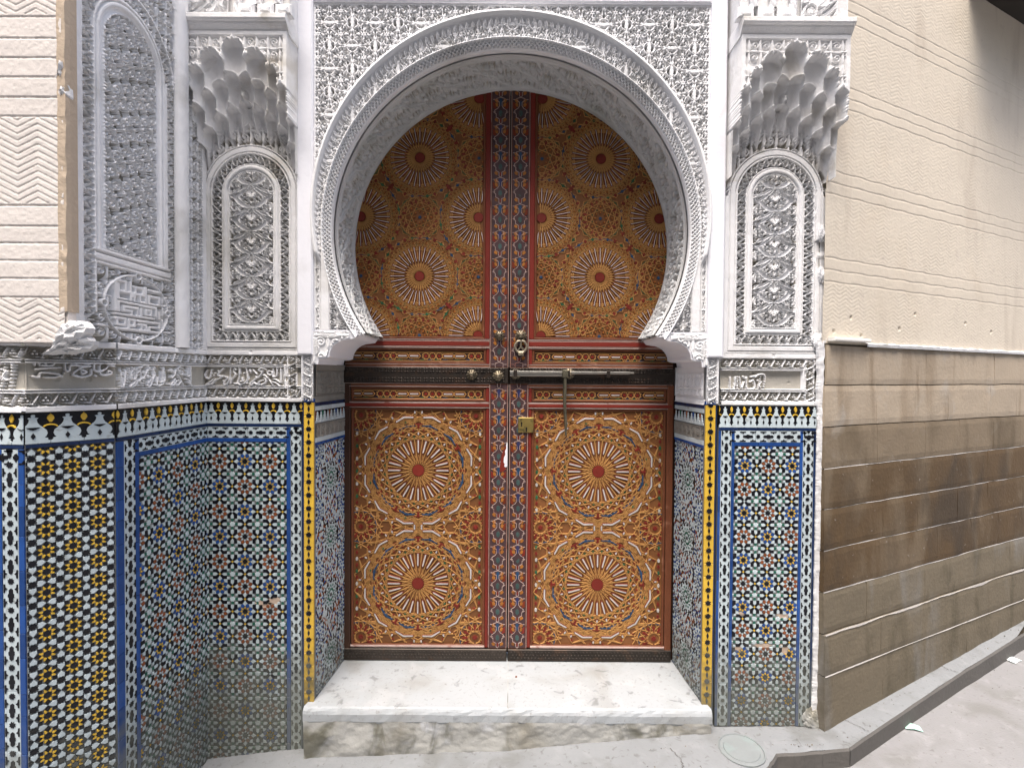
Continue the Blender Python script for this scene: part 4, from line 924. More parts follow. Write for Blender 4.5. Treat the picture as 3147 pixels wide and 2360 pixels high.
# side of the pier (faces +x; local x runs along +y from y = 1.553)
dado('dark rosette tile panel on the side of the pier, seen edge on', (-1.2095, 1.553), R(90), 0.0, .466, -.18, 'rosette', .1, 1.842 - 1.553, 1.108, [('t_blue', .030), ('lat', .048), ('t_blue', .0165)], [], mw=.0600, mph=.1)
dado('black, white and yellow star tile panel on the chamfered corner', C0, CA, 0, CL - .001, -.18, 'yellow', .0585, CL * .5, 1.188, [], [], lattice=False, mw=.0735, mph=-.28)
dado('narrow white and black chain border tile panel at the far left edge', (-2.0, 1.396), 0, .30, .6645, -.18, 'rosette', .1, .25, 1.1, [], [('t_blue', .016), ('lat', .045), ('t_blue', .0165)], mw=.055, mph=.05)
dado('rosette tile panel with chipped patches between the yellow strip and the alley wall', (0, 2.0), 0, .812, 1.195, .075, 'rosette', .0932, .918, 1.108, [('t_blue', .010), ('lat', .042), ('t_blue', .012)], [('t_navy', .009), ('lat', .042), ('t_blue', .012)], mw=.0500, red0=1,
     patches=[(1.078, .515, .022, .010), (.905, .52, .02, .007), (1.00, .395, .030, .008), (.90, .385, .018, .008), (1.085, .385, .016, .020)])
# yellow strips at the edges of the doorway
def yellow_strip(s):
    t = thing('yellow_tile_strip', (XC, 2.0, 0), 0, 'yellow tile strip with black stars on the %s edge of the doorway' % ('left' if s < 0 else 'right'), 'tile strip', None)
    x0, x1 = sorted((s * .7675, s * .8060)); z0, z1 = .150, 1.3455; n = 23; L = (z1 - z0) / n; c = (x0 + x1) / 2
    b = MB(); b.box(x0 + .001, x1 - .001, .0005, .24, -.05, 1.36); b.obj('tile_bed', 'grout', t)
    bl = MB(); bl.box(x0, x1, -.006, .01, z1 + .001, z1 + .014, 0, .001); bl.obj('blue_cap_tile', 't_blue', t)
    bl = MB(); bl.box(x0, x1, -.005, .01, z0 - .05, z0 - .001, 0, .001); bl.obj('blue_foot_tile', 't_navy', t)
    ms = MB(); ms.box(x0, x1, -.006, .003, -L / 2 + .0007, L / 2 - .0007, 0, .0012); me = mesh('yellow_tile', ms.V, ms.F, ['t_yellow'])
    P = Pieces(t, (x0, x1, z0, z1), -.0045)
    for k in range(n):
        z = z0 + L * (k + .5); o = obj('yellow_tile', me, t, (0, random.uniform(-.0008, .0004), z))
        P.add('black_star_tile', star(8, .0128, .0088, R(22.5)), c, z0 + L * k + L, 0, 1, 't_black', h=.0035)
        P.add('leaf_tile', [(0, .0135), (.0045, .004), (.005, 0), (.0045, -.004), (0, -.0135), (-.0045, -.004), (-.005, 0), (-.0045, .004)], c, z, 0, 1, 't_black', h=.0035)
    P.flush()
    if s > 0 or s < 0:
        strip(t, 'edge_tile', 't_navy', False, .10, 1.345, s * .8092, .0055)
for s in (-1, 1): yellow_strip(s)
# reveals: fine radial mosaic with green and blue star centres
def reveal(s):
    W = .268
    if s < 0: loc, rz = (XC - .7695, 2.012), R(90) - math.atan2(.024, .284)
    else: loc, rz = (XC + .7455, 2.296), R(-90) + math.atan2(.024, .284)
    t = thing('zellige_jamb', (*loc, 0), rz, 'fine star mosaic lining the %s jamb of the doorway' % ('left' if s < 0 else 'right'), 'tile panel')
    b = MB(); b.box(0, .284, 0, .03, .12, 1.345); b.obj('tile_bed', 'grout', t)
    strip(t, 'blue_strip_tile', 't_navy', True, 0, .284, 1.3375, .013, .03)
    strip(t, 'white_band_tile', 't_white', True, 0, .284, 1.3205, .017, .14)
    P = Pieces(t, (0, .284, 1.262, 1.311)); bb = MB(); bb.box(0, .284, -.002, .01, 1.262, 1.311); bb.obj('black_ground_tile', 't_black', t)
    n = 9; wv = .284 / n; cols = ['t_rust', 't_black', 't_green', 't_black', 't_rust', 't_black', 't_blue', 't_black']
    for k in range(n):
        P.add('comb_tile', [(-.5 * wv, 0), (.5 * wv, 0), (.5 * wv, .008), (.36 * wv, .012), (.40 * wv, .017), (.26 * wv, .022), (.30 * wv, .027), (.16 * wv, .032), (.18 * wv, .038), (0, .046), (-.18 * wv, .038), (-.16 * wv, .032), (-.30 * wv, .027), (-.26 * wv, .022), (-.40 * wv, .017), (-.36 * wv, .012), (-.5 * wv, .008)], wv * (k + .5), 1.262, h=.0045)
        P.add('gap_tile', [(0, .008), (.16 * wv, .03), (.28 * wv, .047), (-.28 * wv, .047), (-.16 * wv, .03)], wv * k, 1.263, mt=cols[k % 8], h=.0032)
    P.flush()
    relief('script_band', t, 0.001, .283, 1.205, 1.259, .0022, .002, lambda X, Z: .002 + .004 * carve(SCROLL(X * .7, Z * .7 + .004), .001), 'dark_stucco')
    strip(t, 'white_band_tile', 't_white', True, 0, .284, 1.1945, .018, .14); strip(t, 'blue_strip_tile', 't_blue', True, 0, .284, 1.1795, .011, .02)
    F = MB(); names = ['t_white', 't_black', 't_rust', 't_green', 't_blue', 't_navy']; ix = {m: i for i, m in enumerate(names)}
    per = .250; cen = [(W / 2 + .008, 1.02 - per * k, 'g') for k in range(-1, 5)] + [(x, 1.02 - per * (k + .5), 'b') for k in range(-2, 5) for x in (.012, .272)]
    rect = (.006, .278, .165, 1.172); rr = random.Random(9 + s)
    def put(poly, x, z, a, m):
        w_ = tf(poly, x, z, a)
        if not all(rect[0] <= q[0] <= rect[1] and rect[2] <= q[1] <= rect[3] for q in w_):
            w_ = clip(w_, *rect)
            if len(w_) < 3 or abs(area(w_)) < 4e-6: return
        F.prism(w_, -.0022 - rr.uniform(0, .0008), 0, ix[m], None, .0003)
    for ci, (cx, cz, kd) in enumerate(cen):
        A_ = 't_green' if kd == 'g' else 't_blue'
        rings = [(0, 1, .0062, .0062, 't_black'), (.0135, 12, .0050, .0022, 't_white'), (.0230, 12, .0046, .0038, A_), (.0315, 12, .0042, .0040, 't_white'), (.0385, 24, .0048, .0030, A_), (.0475, 24, .0044, .0040, 't_white'), (.0560, 24, .0040, .0050, 't_black' if kd == 'g' else 't_blue')]
        for r, n, a, b2, m in rings:
            for k in range(n):
                an = 2 * pi * (k + (.5 if r > .02 and r < .03 else 0)) / n
                mm = 't_white' if (n == 24 and k % 2 and m != 't_white') else m
                put(ell(a, b2, 6), cx + r * cos(an), cz + r * sin(an), an, mm)
    q = .0098; i = 0
    for iz in range(int(1.2 / q)):
        for iy in range(int(.3 / q)):
            x = .004 + q * iy + (q / 2 if iz % 2 else 0); z = .16 + q * .86 * iz
            d = min(hypot(x - c[0], z - c[1]) for c in cen)
            if d < .0615: continue
            i += 1; u = rr.random()
            m = ('t_rust', 't_white', 't_white', 't_black', 't_white', 't_white', 't_rust', 't_white', 't_blue')[(iy * 2 + iz * 3 + int(d * 300)) % 9] if d > .072 else ('t_white', 't_black')[(iy + iz) % 2]
            put([(.0056, 0), (.0018, .0030), (0, .0056), (-.0018, .0030), (-.0056, 0), (-.0018, -.0030), (0, -.0056), (.0018, -.0030)] if (iy + iz) % 3 == 0 else [(.0058, .0014), (.0014, .0058), (-.0058, -.0014), (-.0014, -.0058)], x, z, (0, 1.2)[(iy + iz) % 2], m)
    F.obj('mosaic_pieces', names, t, kind='stuff')
for s in (-1, 1): reveal(s)
# ------------------------------------------------------------------ the two painted door leaves
YL = YD
def dq(px): return abs(px - 1099.5) * .002085
def dzz(py): return 1.46 + (809 - py) * .002085
def leaf(s):
    t = thing('door_leaf', (-.0135, YL, .165), 0, 'left painted cedar door leaf, without the bolt' if s < 0 else 'right painted cedar door leaf with the sliding bolt and brass lock plate', 'door')
    zo = -.165; X = lambda q: s * q
    def bx(mb, q0, q1, y0, y1, z0, z1, mi=0, bev=0.):
        a, b = sorted((X(q0), X(q1))); mb.box(a, b, y0, y1, z0 + zo, z1 + zo, mi, bev)
    b = MB(); bx(b, .0035, .742, .012, .06, .163, 2.80); b.obj('plank_core', 'w_amber', t)
    b = MB(); bx(b, .0035, .086, -.006, .012, .218, 2.80, 0, .003); b.obj('meeting_stile', 'w_purple' if 0 else 'w_brown', t)
    b = MB(); bx(b, .712, .742, -.008, .012, .163, 1.415, 0, .004); b.obj('outer_stile', 'w_dark' if s < 0 else 'w_brown', t)
    # rails
    b = MB()
    for z0, z1 in ((1.310, 1.333), (1.404, 1.418), (1.490, 1.503), (1.578, 1.613)): bx(b, .087, .711, -.006, .012, z0, z1, 0, .003)
    b.obj('rail', 'w_brown', t)
    b = MB()
    for z0, z1 in ((1.314, 1.327), (1.587, 1.606)): bx(b, .089, .735, -.0085, -.005, z0, z1, 0, .001)
    bx(b, .0875, .110, -.004, .012, 1.618, 2.80, 0, .002); bx(b, .0875, .1035, -.004, .012, 1.336, 1.402, 0, .002); bx(b, .0875, .103, -.004, .012, 1.505, 1.576, 0, .002); bx(b, .0875, .103, -.004, .012, .222, 1.308, 0, .002)
    b.obj('red_band', 'w_red', t)
    b = MB()
    for z in (1.3095, 1.3295, 1.3330, 1.4035, 1.4165, 1.4915, 1.5035, 1.5780, 1.5835, 1.6085, 1.6150): bx(b, .088, .735, -.0075, -.003, z - .0014, z + .0014, 0, .0006)
    for q in (.0855, .0045): bx(b, q - .0012, q + .0012, -.0085, -.004, .222, 1.416, 0, .0005); bx(b, q - .0012, q + .0012, -.0085, -.004, 1.4925, 2.8, 0, .0005)
    b.obj('pink_line', 'w_pink', t)
    b = MB()                        # mouldings framing the recessed panels
    for (q0, q1, z0, z1) in ((.104, .710, .2236, 1.3075), (.104, .710, 1.3375, 1.4020), (.104, .735, 1.505, 1.5765), (.110, .735, 1.617, 2.8)):
        wd = .010
        bx(b, q0, q1, -.003, .012, z1 - wd, z1, 0, .003); bx(b, q0, q1, -.003, .012, z0, z0 + wd, 0, .003); bx(b, q0, q0 + wd, -.0028, .012, z0 + wd, z1 - wd, 0, .003); bx(b, q1 - wd, q1, -.0028, .012, z0 + wd, z1 - wd, 0, .003)
    b.obj('panel_moulding', 'w_brown', t)
    b = MB(); bx(b, .104, .712, -.006, .011, .2205, .2300, 0, .002); b.obj('bottom_lip', 'w_pink', t)
    RIMR = ('w_dred', .0025); RIMS = ('w_dred', .0014)
    # ---- lower panel: two 24-rayed suns
    p = MB(); bx(p, .114, .700, .007, .0125, .2336, 1.2975); LP = p.obj('lower_panel', 'w_amber', t)
    rect = (*sorted((X(.1145), X(.6995))), .2340 + zo, 1.2970 + zo); qc = .4072
    P = Pieces(LP, rect, .007); SW = MB()
    def sun(P, SW, cx, cz, n, r0, r1, wr, core, rs, rov, scale):
        P.add('sun_core', star(n, core * 1.08, core * .92), cx, cz, 0, 1, 'w_red', h=.0028)
        for k in range(n):
            a = 2 * pi * k / n + pi / 2
            P.add('ray_inlay', [(r0 - .012, 0), (r0, wr / 2), (r1 - .003, wr / 2), (r1, wr * .28), (r1, -wr * .28), (r1 - .003, -wr / 2), (r0, -wr / 2)], cx, cz, a, 1, 'w_white', h=.0024, rim=RIMR)
            P.add('star_inlay', star(4, .0070 * scale, .0030 * scale, R(45)), cx + rs * cos(a + pi / n), cz + rs * sin(a + pi / n), a + pi / n, 1, 'w_green', h=.0022)
            for w1, (ra, rb, da) in ((.0034, (core * 1.02, r0 + .004, 1.0)), (.0034, (core * 1.02, r0 + .004, -1.0)), (.0026, (core * 1.3, r0 - .014, 2.0))):
                a2 = a + pi / n * da
                SW.ribbon([(cx + ra * cos(a), cz + ra * sin(a)), (cx + rb * cos(a2), cz + rb * sin(a2))], w1, .0026)
            SW.ribbon([(cx + (r0) * cos(a + pi / n), cz + r0 * sin(a + pi / n)), (cx + (r1 + .002) * cos(a + pi / n), cz + (r1 + .002) * sin(a + pi / n))], .0048 if n == 24 else .0040, .0024)
            SW.ribbon([(cx + (r1 + .001) * cos(a + pi / n), cz + (r1 + .001) * sin(a + pi / n)), (cx + (r1 + .008) * cos(a), cz + (r1 + .008) * sin(a)), (cx + (r1 + .001) * cos(a - pi / n), cz + (r1 + .001) * sin(a - pi / n))], .0022, .0022)
    DROP = [(-.0075, 0), (-.002, .0048), (.006, .0040), (.0085, 0), (.006, -.0040), (-.002, -.0048)]
    def polar(cx, cz, r, a): return cx + r * cos(a), cz + r * sin(a)
    def chords(SW, cx, cz, r, n, step, off, wd=.0036, h=.0022, rect=None):
        for k in range(n):
            a = 2 * pi * k / n + off; b2 = a + step
            p0, p1 = np.array(polar(cx, cz, r, a)), np.array(polar(cx, cz, r, b2))
            if rect is not None:            # keep inside the panel
                tt = [u for u in np.linspace(0, 1, 40) if rect[0] + .002 < (p0 + (p1 - p0) * u)[0] < rect[1] - .002 and rect[2] + .002 < (p0 + (p1 - p0) * u)[1] < rect[3] - .002]
                if len(tt) < 2: continue
                p0, p1 = p0 + (p1 - p0) * tt[0], p0 + (p1 - p0) * tt[-1]
            SW.ribbon([p0, p1], wd, h)
    for cz in (1.0242 + zo, .5092 + zo):
        cx = X(qc)
        sun(P, SW, cx, cz, 24, .085, .1395, .0112, .0275, .1515, .165, 1.0)
        for k in range(24):
            a = 2 * pi * k / 24 + pi / 2
            x, z = polar(cx, cz, .1655, a); P.add('drop_inlay', [(q[0] * 1.1, q[1] * 1.1) for q in DROP], x, z, a, 1, 'w_white', h=.0022, rim=RIMS)
            x, z = polar(cx, cz, .1815, a + pi / 24); P.add('wedge_inlay', [(-.007, 0), (.001, .0058), (.006, .0048), (.006, -.0048), (.001, -.0058)], x, z, a + pi / 24, 1, 'w_red', h=.0022)
        for k in range(12):
            a = 2 * pi * k / 12 + pi / 2; am = a + pi / 12
            P.add('tee_inlay', [(.190, .0055), (.206, .0060), (.206, .0235), (.2125, .018), (.2125, -.018), (.206, -.0235), (.206, -.0060), (.190, -.0055)], cx, cz, a, 1, 'w_red', h=.0024)
            P.add('bracket_inlay', [(.1945, -.0345), (.2015, -.0365), (.2115, -.002), (.2115, .002), (.2015, .0365), (.1945, .0345), (.2025, .0065), (.1955, .0080), (.2015, .0022), (.1925, 0), (.2015, -.0022), (.1955, -.0080), (.2025, -.0065)], cx, cz, am, 1, 'w_blue', h=.0024)
            P.add('chevron_inlay', [(.2340, -.0455), (.2430, -.0410), (.2545, -.002), (.2545, .002), (.2430, .0410), (.2340, .0455), (.2315, .0385), (.2415, .002), (.2415, -.002), (.2315, -.0385)], cx, cz, am, 1, 'w_white', h=.0024, rim=RIMR)
            P.add('lozenge_inlay', [(.2195, 0), (.2235, .008), (.2275, 0), (.2235, -.008)], cx, cz, am, 1, 'w_green', h=.0022)
            for da in (-R(3.5), R(3.5)):
                x, z = polar(cx, cz, .262, a + da); P.add('drop_inlay', [(q[0] * 1.15, q[1] * 1.15) for q in DROP], x, z, a + da, 1, 'w_white', h=.0022, rim=RIMS)
            for da in (-R(9), R(9)):
                x, z = polar(cx, cz, .279, am + da); P.add('wedge_inlay', [(-.010, 0), (0, .0068), (.008, .005), (.008, -.005), (0, -.0068)], x, z, am + da, 1, 'w_red', h=.0022)
        for r, n, st, off in ((.232, 24, R(105), 0), (.232, 24, R(75), 0), (.292, 24, R(75), pi / 24), (.292, 24, R(90), pi / 24), (.226, 12, R(30), 0), (.260, 24, R(60), 0)): chords(SW, cx, cz, r, n, st, off, rect=rect)
    for q in (.1475, .667):                    # twelve-petalled rosettes between the suns and in the corners
        for cz in (.7667 + zo, 1.272 + zo, .262 + zo):
            cx = X(q); P.add('small_core', star(12, .0125, .009), cx, cz, 0, 1, 'w_red', h=.0024)
            for k in range(12):
                a = 2 * pi * k / 12; P.add('leaf_inlay', [(.028, 0), (.038, .0062), (.052, .0058), (.060, 0), (.052, -.0058), (.038, -.0062)], cx, cz, a, 1, 'w_red', h=.0022)
                P.add('bracket_small_inlay', [(.0665, -.012), (.0725, -.013), (.0725, .013), (.0665, .012), (.068, .003), (.064, 0), (.068, -.003)], cx, cz, a + pi / 12, 1, 'w_blue', h=.0022)
                P.add('wedge_inlay', [(.078, 0), (.086, .006), (.096, .004), (.096, -.004), (.086, -.006)], cx, cz, a, 1, 'w_red', h=.0022)
            chords(SW, cx, cz, .100, 12, R(150), 0, rect=rect); chords(SW, cx, cz, .100, 12, R(90), R(15), rect=rect)
    for q in (.129, .685):                     # edge columns
        for k in range(36):
            z = .25 + k * .0285
            if min(abs(z - c) for c in (.7667, 1.272, .262)) < .075: continue
            kd = k % 4; P.add('edge_inlay', [(0, .009), (.006, .003), (.005, -.007), (0, -.010), (-.005, -.007), (-.006, .003)], X(q), z + zo, 0, 1, ('w_red', 'w_white', 'w_red', 'w_green')[kd], h=.0022)
    P.flush(); SW.obj('strapwork', 'w_gold', LP, (0, .007, 0), kind='stuff')
    # ---- upper panel: 32-rayed suns on a chequer lattice, small stars between
    p = MB(); bx(p, .120, .735, .007, .0125, 1.628, 2.78); UP = p.obj('upper_panel', 'w_amber', t)
    rect = (*sorted((X(.1205), X(.7345))), 1.6285 + zo, 2.76 + zo); pit = .264; q0, z0 = .405, 1.898
    arcc = (X(.0) - .005 * 0, ZA + zo)
    keep = lambda x, z: hypot(x + .0055, z - (ZA + zo)) < .735 or z < 1.75 + zo
    P = Pieces(UP, rect, .007, keep=keep); SW = MB()
    for i in range(-2, 3):
        for j in range(-2, 5):
            q, cz = q0 + i * pit, z0 + j * pit + zo; cx = X(q)
            if not (-.10 < q < .86) or not (1.45 < cz - zo < 2.95): continue
            if hypot(max(0, abs(cx) - .16), max(0, cz - zo - ZA - .16)) > .735: continue
            if (i + j) % 2 == 0:
                if rect[0] - .14 < cx < rect[1] + .14: 
                    SB = MB(); sun(P, SB, cx, cz, 32, .071, .1330, .0080, .0225, .1405, .15, .62)
                    for k in range(32):
                        a = 2 * pi * k / 32 + pi / 2
                        x, z = polar(cx, cz, .1505, a); P.add('oval_inlay', ell(.0062, .0046, 8), x, z, a, 1, 'w_orange', h=.0020, rim=('w_dred', .0013))
                        x, z = polar(cx, cz, .1605, a + pi / 32); P.add('wedge_inlay', [(-.004, 0), (0, .0042), (.005, .003), (.005, -.003), (0, -.0042)], x, z, a + pi / 32, 1, 'w_red', h=.002)
                    for k in range(16):
                        a = 2 * pi * k / 16; m = 'w_blue' if k % 4 else 'w_dred'
                        P.add('bracket_inlay', [(.1700, -.0235), (.1735, -.0235), (.1775, 0), (.1735, .0235), (.1700, .0235), (.1712, .006), (.1665, .003), (.1665, -.003), (.1712, -.006)], cx, cz, a + R(11.25), 1, 'w_blue' if k % 2 else 'w_green', h=.002)
                        P.add('tee_inlay', [(.166, .004), (.175, .0045), (.179, .011), (.183, .011), (.183, -.011), (.179, -.011), (.175, -.0045), (.166, -.004)], cx, cz, a, 1, 'w_red', h=.002)
                    chords(SB, cx, cz, .186, 32, R(101.25), 0, .0028, .002, rect=rect); chords(SB, cx, cz, .186, 32, R(78.75), 0, .0028, .002, rect=rect); chords(SB, cx, cz, .164, 32, R(67.5), 0, .0024, .002, rect=rect)
                    for k in range(4): 
                        x, z = polar(cx, cz, pit / sqrt(2), R(45 + 90 * k)); P.add('knot_inlay', star(8, .0115, .0065), x, z, 0, 1, 'w_red', h=.0024)
                    # cut the strapwork to the panel
                    keepF = []
                    for f, m in zip(SB.F, SB.m):
                        if all(rect[0] - 1e-6 <= SB.V[v][0] <= rect[1] + 1e-6 and rect[2] - 1e-6 <= SB.V[v][2] <= rect[3] + 1e-6 for v in f): keepF.append(f)
                    SB.F = keepF; SB.m = [0] * len(keepF); SW.add(SB.V, SB.F)
            else:
                P.add('small_star_inlay', star(8, .0095, .0058), cx, cz, 0, 1, 'w_blue', h=.002)
                for k in range(8):
                    a = 2 * pi * k / 8
                    x, z = polar(cx, cz, .0255, a); P.add('oval_inlay', ell(.0062, .0046, 8), x, z, a, 1, 'w_orange', h=.002, rim=('w_dred', .0013))
                    x, z = polar(cx, cz, .0395, a + R(22.5)); P.add('star_inlay', star(5, .0056, .0030), x, z, a, 1, 'w_green', h=.002)
                    x, z = polar(cx, cz, .0520, a); P.add('oval_inlay', ell(.0058, .0044, 8), x, z, a, 1, 'w_orange', h=.002, rim=('w_dred', .0013))
                    for da in (-R(8), R(8)): P.add('leaf_inlay', [(.058, 0), (.066, .0052), (.077, .0045), (.083, 0), (.077, -.0045), (.066, -.0052)], cx, cz, a + R(22.5) + da, 1, 'w_red', h=.002)
                    P.add('green_bracket_inlay', [(.0905, -.027), (.0935, -.027), (.0975, 0), (.0935, .027), (.0905, .027), (.0940, 0)], cx, cz, a, 1, 'w_green' if (k % 2) else 'w_blue', h=.002)
                chords(SW, cx, cz, .088, 8, R(135), 0, .0028, .002, rect=rect); chords(SW, cx, cz, .088, 16, R(90), R(11.25), .0028, .002, rect=rect); chords(SW, cx, cz, .106, 16, R(67.5), 0, .0028, .002, rect=rect)
    P.flush(); SW.obj('strapwork', 'w_gold', UP, (0, .007, 0), kind='stuff')
    # ---- bandeaux above and below the iron strap
    for zc in (1.3697, 1.5407):
        p = MB(); bx(p, .114, .700 if zc < 1.45 else .735, .006, .0125, zc - .0235, zc + .0235); B = p.obj('band_panel', 'w_dark', t)
        rect = (*sorted((X(.1145), X(.6995 if zc < 1.45 else .7345))), zc - .0235 + zo, zc + .0235 + zo); P = Pieces(B, rect, .006); SW = MB(); z = zc + zo
        for k, qq in enumerate((.139, .169, .2215, .2745, .315, .345, .375, .4275, .4805, .521, .551, .581, .6335, .6865, .72)):
            if k % 5 in (2, 3):
                P.add('bar_inlay', [(-.024, 0), (-.018, .0055), (.018, .0055), (.024, 0), (.018, -.0055), (-.018, -.0055)], X(qq), z, 0, 1, 'w_white', h=.0028, rim=RIMR)
                SW.ribbon([(X(qq) + a, z + b2) for a, b2 in ((-.028, 0), (-.020, .010), (.020, .010), (.028, 0), (.020, -.010), (-.020, -.010))], .0038, .0028, 0, 0, True)
            else:
                P.add('star_inlay', star(8, .0105, .0065), X(qq), z, 0, 1, 'w_red', h=.0026)
                SW.ribbon([(X(qq) + .0165 * cos(a), z + .0165 * sin(a)) if m % 2 else (X(qq) + .0125 * cos(a), z + .0125 * sin(a)) for m, a in enumerate(np.linspace(0, 2 * pi, 16, endpoint=False))], .0040, .0028, 0, 0, True)
            for sg in (-1, 1): P.add('foot_inlay', [(-.012, 0), (.012, 0), (.012, .003), (.003, .003), (.002, .007), (-.002, .007), (-.003, .003), (-.012, .003)], X(qq + .013), z - .0195, 0, 1, ('w_green', 'w_blue')[k % 2], h=.0022)
        for dz_ in (-.0212, .0165): SW.ribbon([(rect[0] + .001, z + dz_), (rect[1] - .001, z + dz_)], .0036, .0026)
        P.flush(); SW.obj('strapwork', 'w_gold', B, (0, .006, 0), kind='stuff')
    # ---- ornament of the meeting stile
    q0_, per = .0445, .1175; O = MB(); bx(O, .0085, .0815, -.0075, -.005, .224, 1.4140); bx(O, .0085, .0815, -.0075, -.005, 1.4945, 2.79); ST = O.obj('painted_stile', 'w_purple', t)
    P = Pieces(ST, (*sorted((X(.009), X(.081))), .2245 + zo, 2.76 + zo), -.0075, keep=lambda x, z: not (1.405 < z - zo < 1.503)); SW = MB()
    def cart(z): return [(0.0, 0), (.006, .006), (.006, .022), (.020, .030), (.020, .044), (.027, .048), (.027, .060), (.012, .070), (.0055, .080), (.0055, .096), (.018, .103), (.018, .112), (.0, .1175)]
    k = 0; z = .222
    while z < 2.76:
        if not (1.405 - per < z < 1.4945) or True:
            cx = X(q0_)
            for mx in (-1, 1):
                pts = [(cx + mx * a, z + b2 + zo) for a, b2 in cart(z)]; pts = [q for q in pts if not (1.4145 < q[1] - zo < 1.494)]
                if len(pts) > 2: SW.ribbon(pts, .0026, .0016)
            for dy in (.052, .108):
                if not (1.410 < z + dy < 1.498): SW.ribbon([(cx - .034, z + dy + zo), (cx - .022, z + dy + zo)], .0024, .0015); SW.ribbon([(cx + .022, z + dy + zo), (cx + .034, z + dy + zo)], .0024, .0015)
            P.add('hexagon_inlay', [(-.0085, .041), (0, .032), (.0085, .041), (.0085, .055), (0, .062), (-.0085, .055)], cx, z + zo, 0, 1, 'w_teal', h=.0012)
            P.add('urn_inlay', [(0, .076), (.004, .085), (.0075, .103), (.0045, .113), (-.0045, .113), (-.0075, .103), (-.004, .085)], cx, z + zo, 0, 1, 'w_cobalt' if k % 2 else 'w_blue', h=.0012)
            P.add('point_inlay', [(0, .004), (.004, .014), (0, .026), (-.004, .014)], cx, z + zo, 0, 1, 'w_red', h=.0012)
            for mx in (-1, 1):
                for dy, m in ((.010, 'w_orange'), (.034, 'w_purple'), (.076, 'w_orange'), (.094, 'w_orange')):
                    P.add('leaf_inlay', [(-.001, -.001), (.009, .002), (.0145, .010), (.008, .0185), (-.002, .012)], cx + mx * (.013 if dy != .034 else .026), z + dy + zo, 0, mx, m, h=.0011)
                P.add('half_leaf_inlay', [(.018, .064), (.034, .070), (.034, .098), (.026, .094), (.022, .080)], cx, z + zo, 0, mx, 'w_dred' if k % 3 else 'w_red', h=.0011)
        z += per; k += 1
    P.flush(); SW.obj('white_linework', 'w_pink', ST, (0, -.0075, 0), kind='stuff')
    # ---- iron: bottom plate, strap, studs, bosses
    b = MB(); bx(b, .003, .742, -.010, .012, .163, .2165, 0, .002); IB = b.obj('iron_foot_plate', 'iron', t)
    b = MB(); bx(b, .003, .742, -.012, .012, 1.4190, 1.4900, 0, .002); IS = b.obj('iron_strap', 'iron', t)
    sd_ = MB(); sd_.lathe([(.0056, 0), (.0046, .0026), (.0024, .0040)], (0, 0, 0), 'y', 7); sme = mesh('stud', sd_.V, sd_.F, ['iron'], None, True)
    sd2 = MB(); sd2.lathe([(.0042, 0), (.0034, .0018), (.0015, .0026)], (0, 0, 0), 'y', 6); sm2 = mesh('stud', sd2.V, sd2.F, ['iron'], None, True)
    for k in range(25):
        for dq_ in (0, .0115):
            for dz_ in (.0085, .0200, .0510, .0625): obj('stud', sme, IS, (X(.024 + k * .0286 + dq_), -.012, 1.4190 + dz_ + zo))
    for k in range(46):
        for r in range(3): obj('stud', sm2, IB, (X(.018 + k * .0156 + (.0078 if r % 2 else 0)), -.010, .177 + .0135 * r + zo))
    def boss(q, z, y, r=.026):
        mb = MB(); n = 36; prof = [(1, 0, 0), (.98, .004, 1), (.80, .009, 1), (.45, .013, .8), (.34, .015, 0)]
        for i, (rr, hh, fl) in enumerate(prof):
            for k in range(n):
                a = 2 * pi * k / n; f = 1 + (.09 * fl * (1 if (k % 3 == 0) else -.6)); mb.V.append((r * rr * f * cos(a), -hh * (1 + (.35 * fl if k % 3 == 0 else -.3 * fl)), r * rr * f * sin(a)))
        for i in range(len(prof) - 1):
            for k in range(n): mb.F.append((i * n + k, i * n + (k + 1) % n, (i + 1) * n + (k + 1) % n, (i + 1) * n + k)); mb.m.append(0)
        mb.box(-.007, .007, -.030, -.012, -.008, .008, 0, .002)
        return mb.obj('fluted_boss', 'bronze', t, (X(q), y, z + zo))
    if s < 0:
        boss(.048, 1.4535, -.012, .024); boss(.166, 1.4580, -.012, .024); boss(.044, 1.634, -.008, .022)
    else:
        boss(.030, 1.4610, -.012, .023); boss(.270, 1.4650, -.012, .024); boss(.052, 1.634, -.008, .025)
        kn = MB(); n = 26                     # ring knocker with an inner stem
        def torus(mb, cx, cz, R_, r, y):
            b = len(mb.V); m = 8
            for i in range(n):
                a = 2 * pi * i / n
                for j in range(m):
                    q = 2 * pi * j / m; rr = R_ * (1 + .04 * cos(6 * a)) + r * cos(q); mb.V.append((cx + rr * cos(a), y + r * sin(q), cz + rr * sin(a)))
            for i in range(n):
                for j in range(m): mb.F.append((b + i * m + j, b + ((i + 1) % n) * m + j, b + ((i + 1) % n) * m + (j + 1) % m, b + i * m + (j + 1) % m)); mb.m.append(0)
        torus(kn, 0, 0, .026, .006, 0); kn.box(-.004, .004, -.005, .005, -.004, .026, 0, .001); kn.prism([(-.017, -.017), (-.012, -.021), (.002, -.002), (-.002, .002)], -.004, .004); kn.prism([(.017, -.017), (.012, -.021), (-.002, -.002), (.002, .002)], -.004, .004); kn.box(-.012, .012, -.012, .006, -.040, -.026, 0, .003)
        kn.obj('ring_knocker', 'bronze', t, (X(.052), -.020, 1.585 + zo), smooth=False)
        bo = MB(); bo.box(.004, .535, -.040, -.022, 1.4640 + zo, 1.4760 + zo, 0, .002); bo.box(.004, .24, -.037, -.022, 1.4530 + zo, 1.4640 + zo, 0, .002); bo.box(.535, .555, -.036, -.026, 1.4660 + zo, 1.4740 + zo, 0, .002); B = bo.obj('sliding_bolt', 'steel', t)
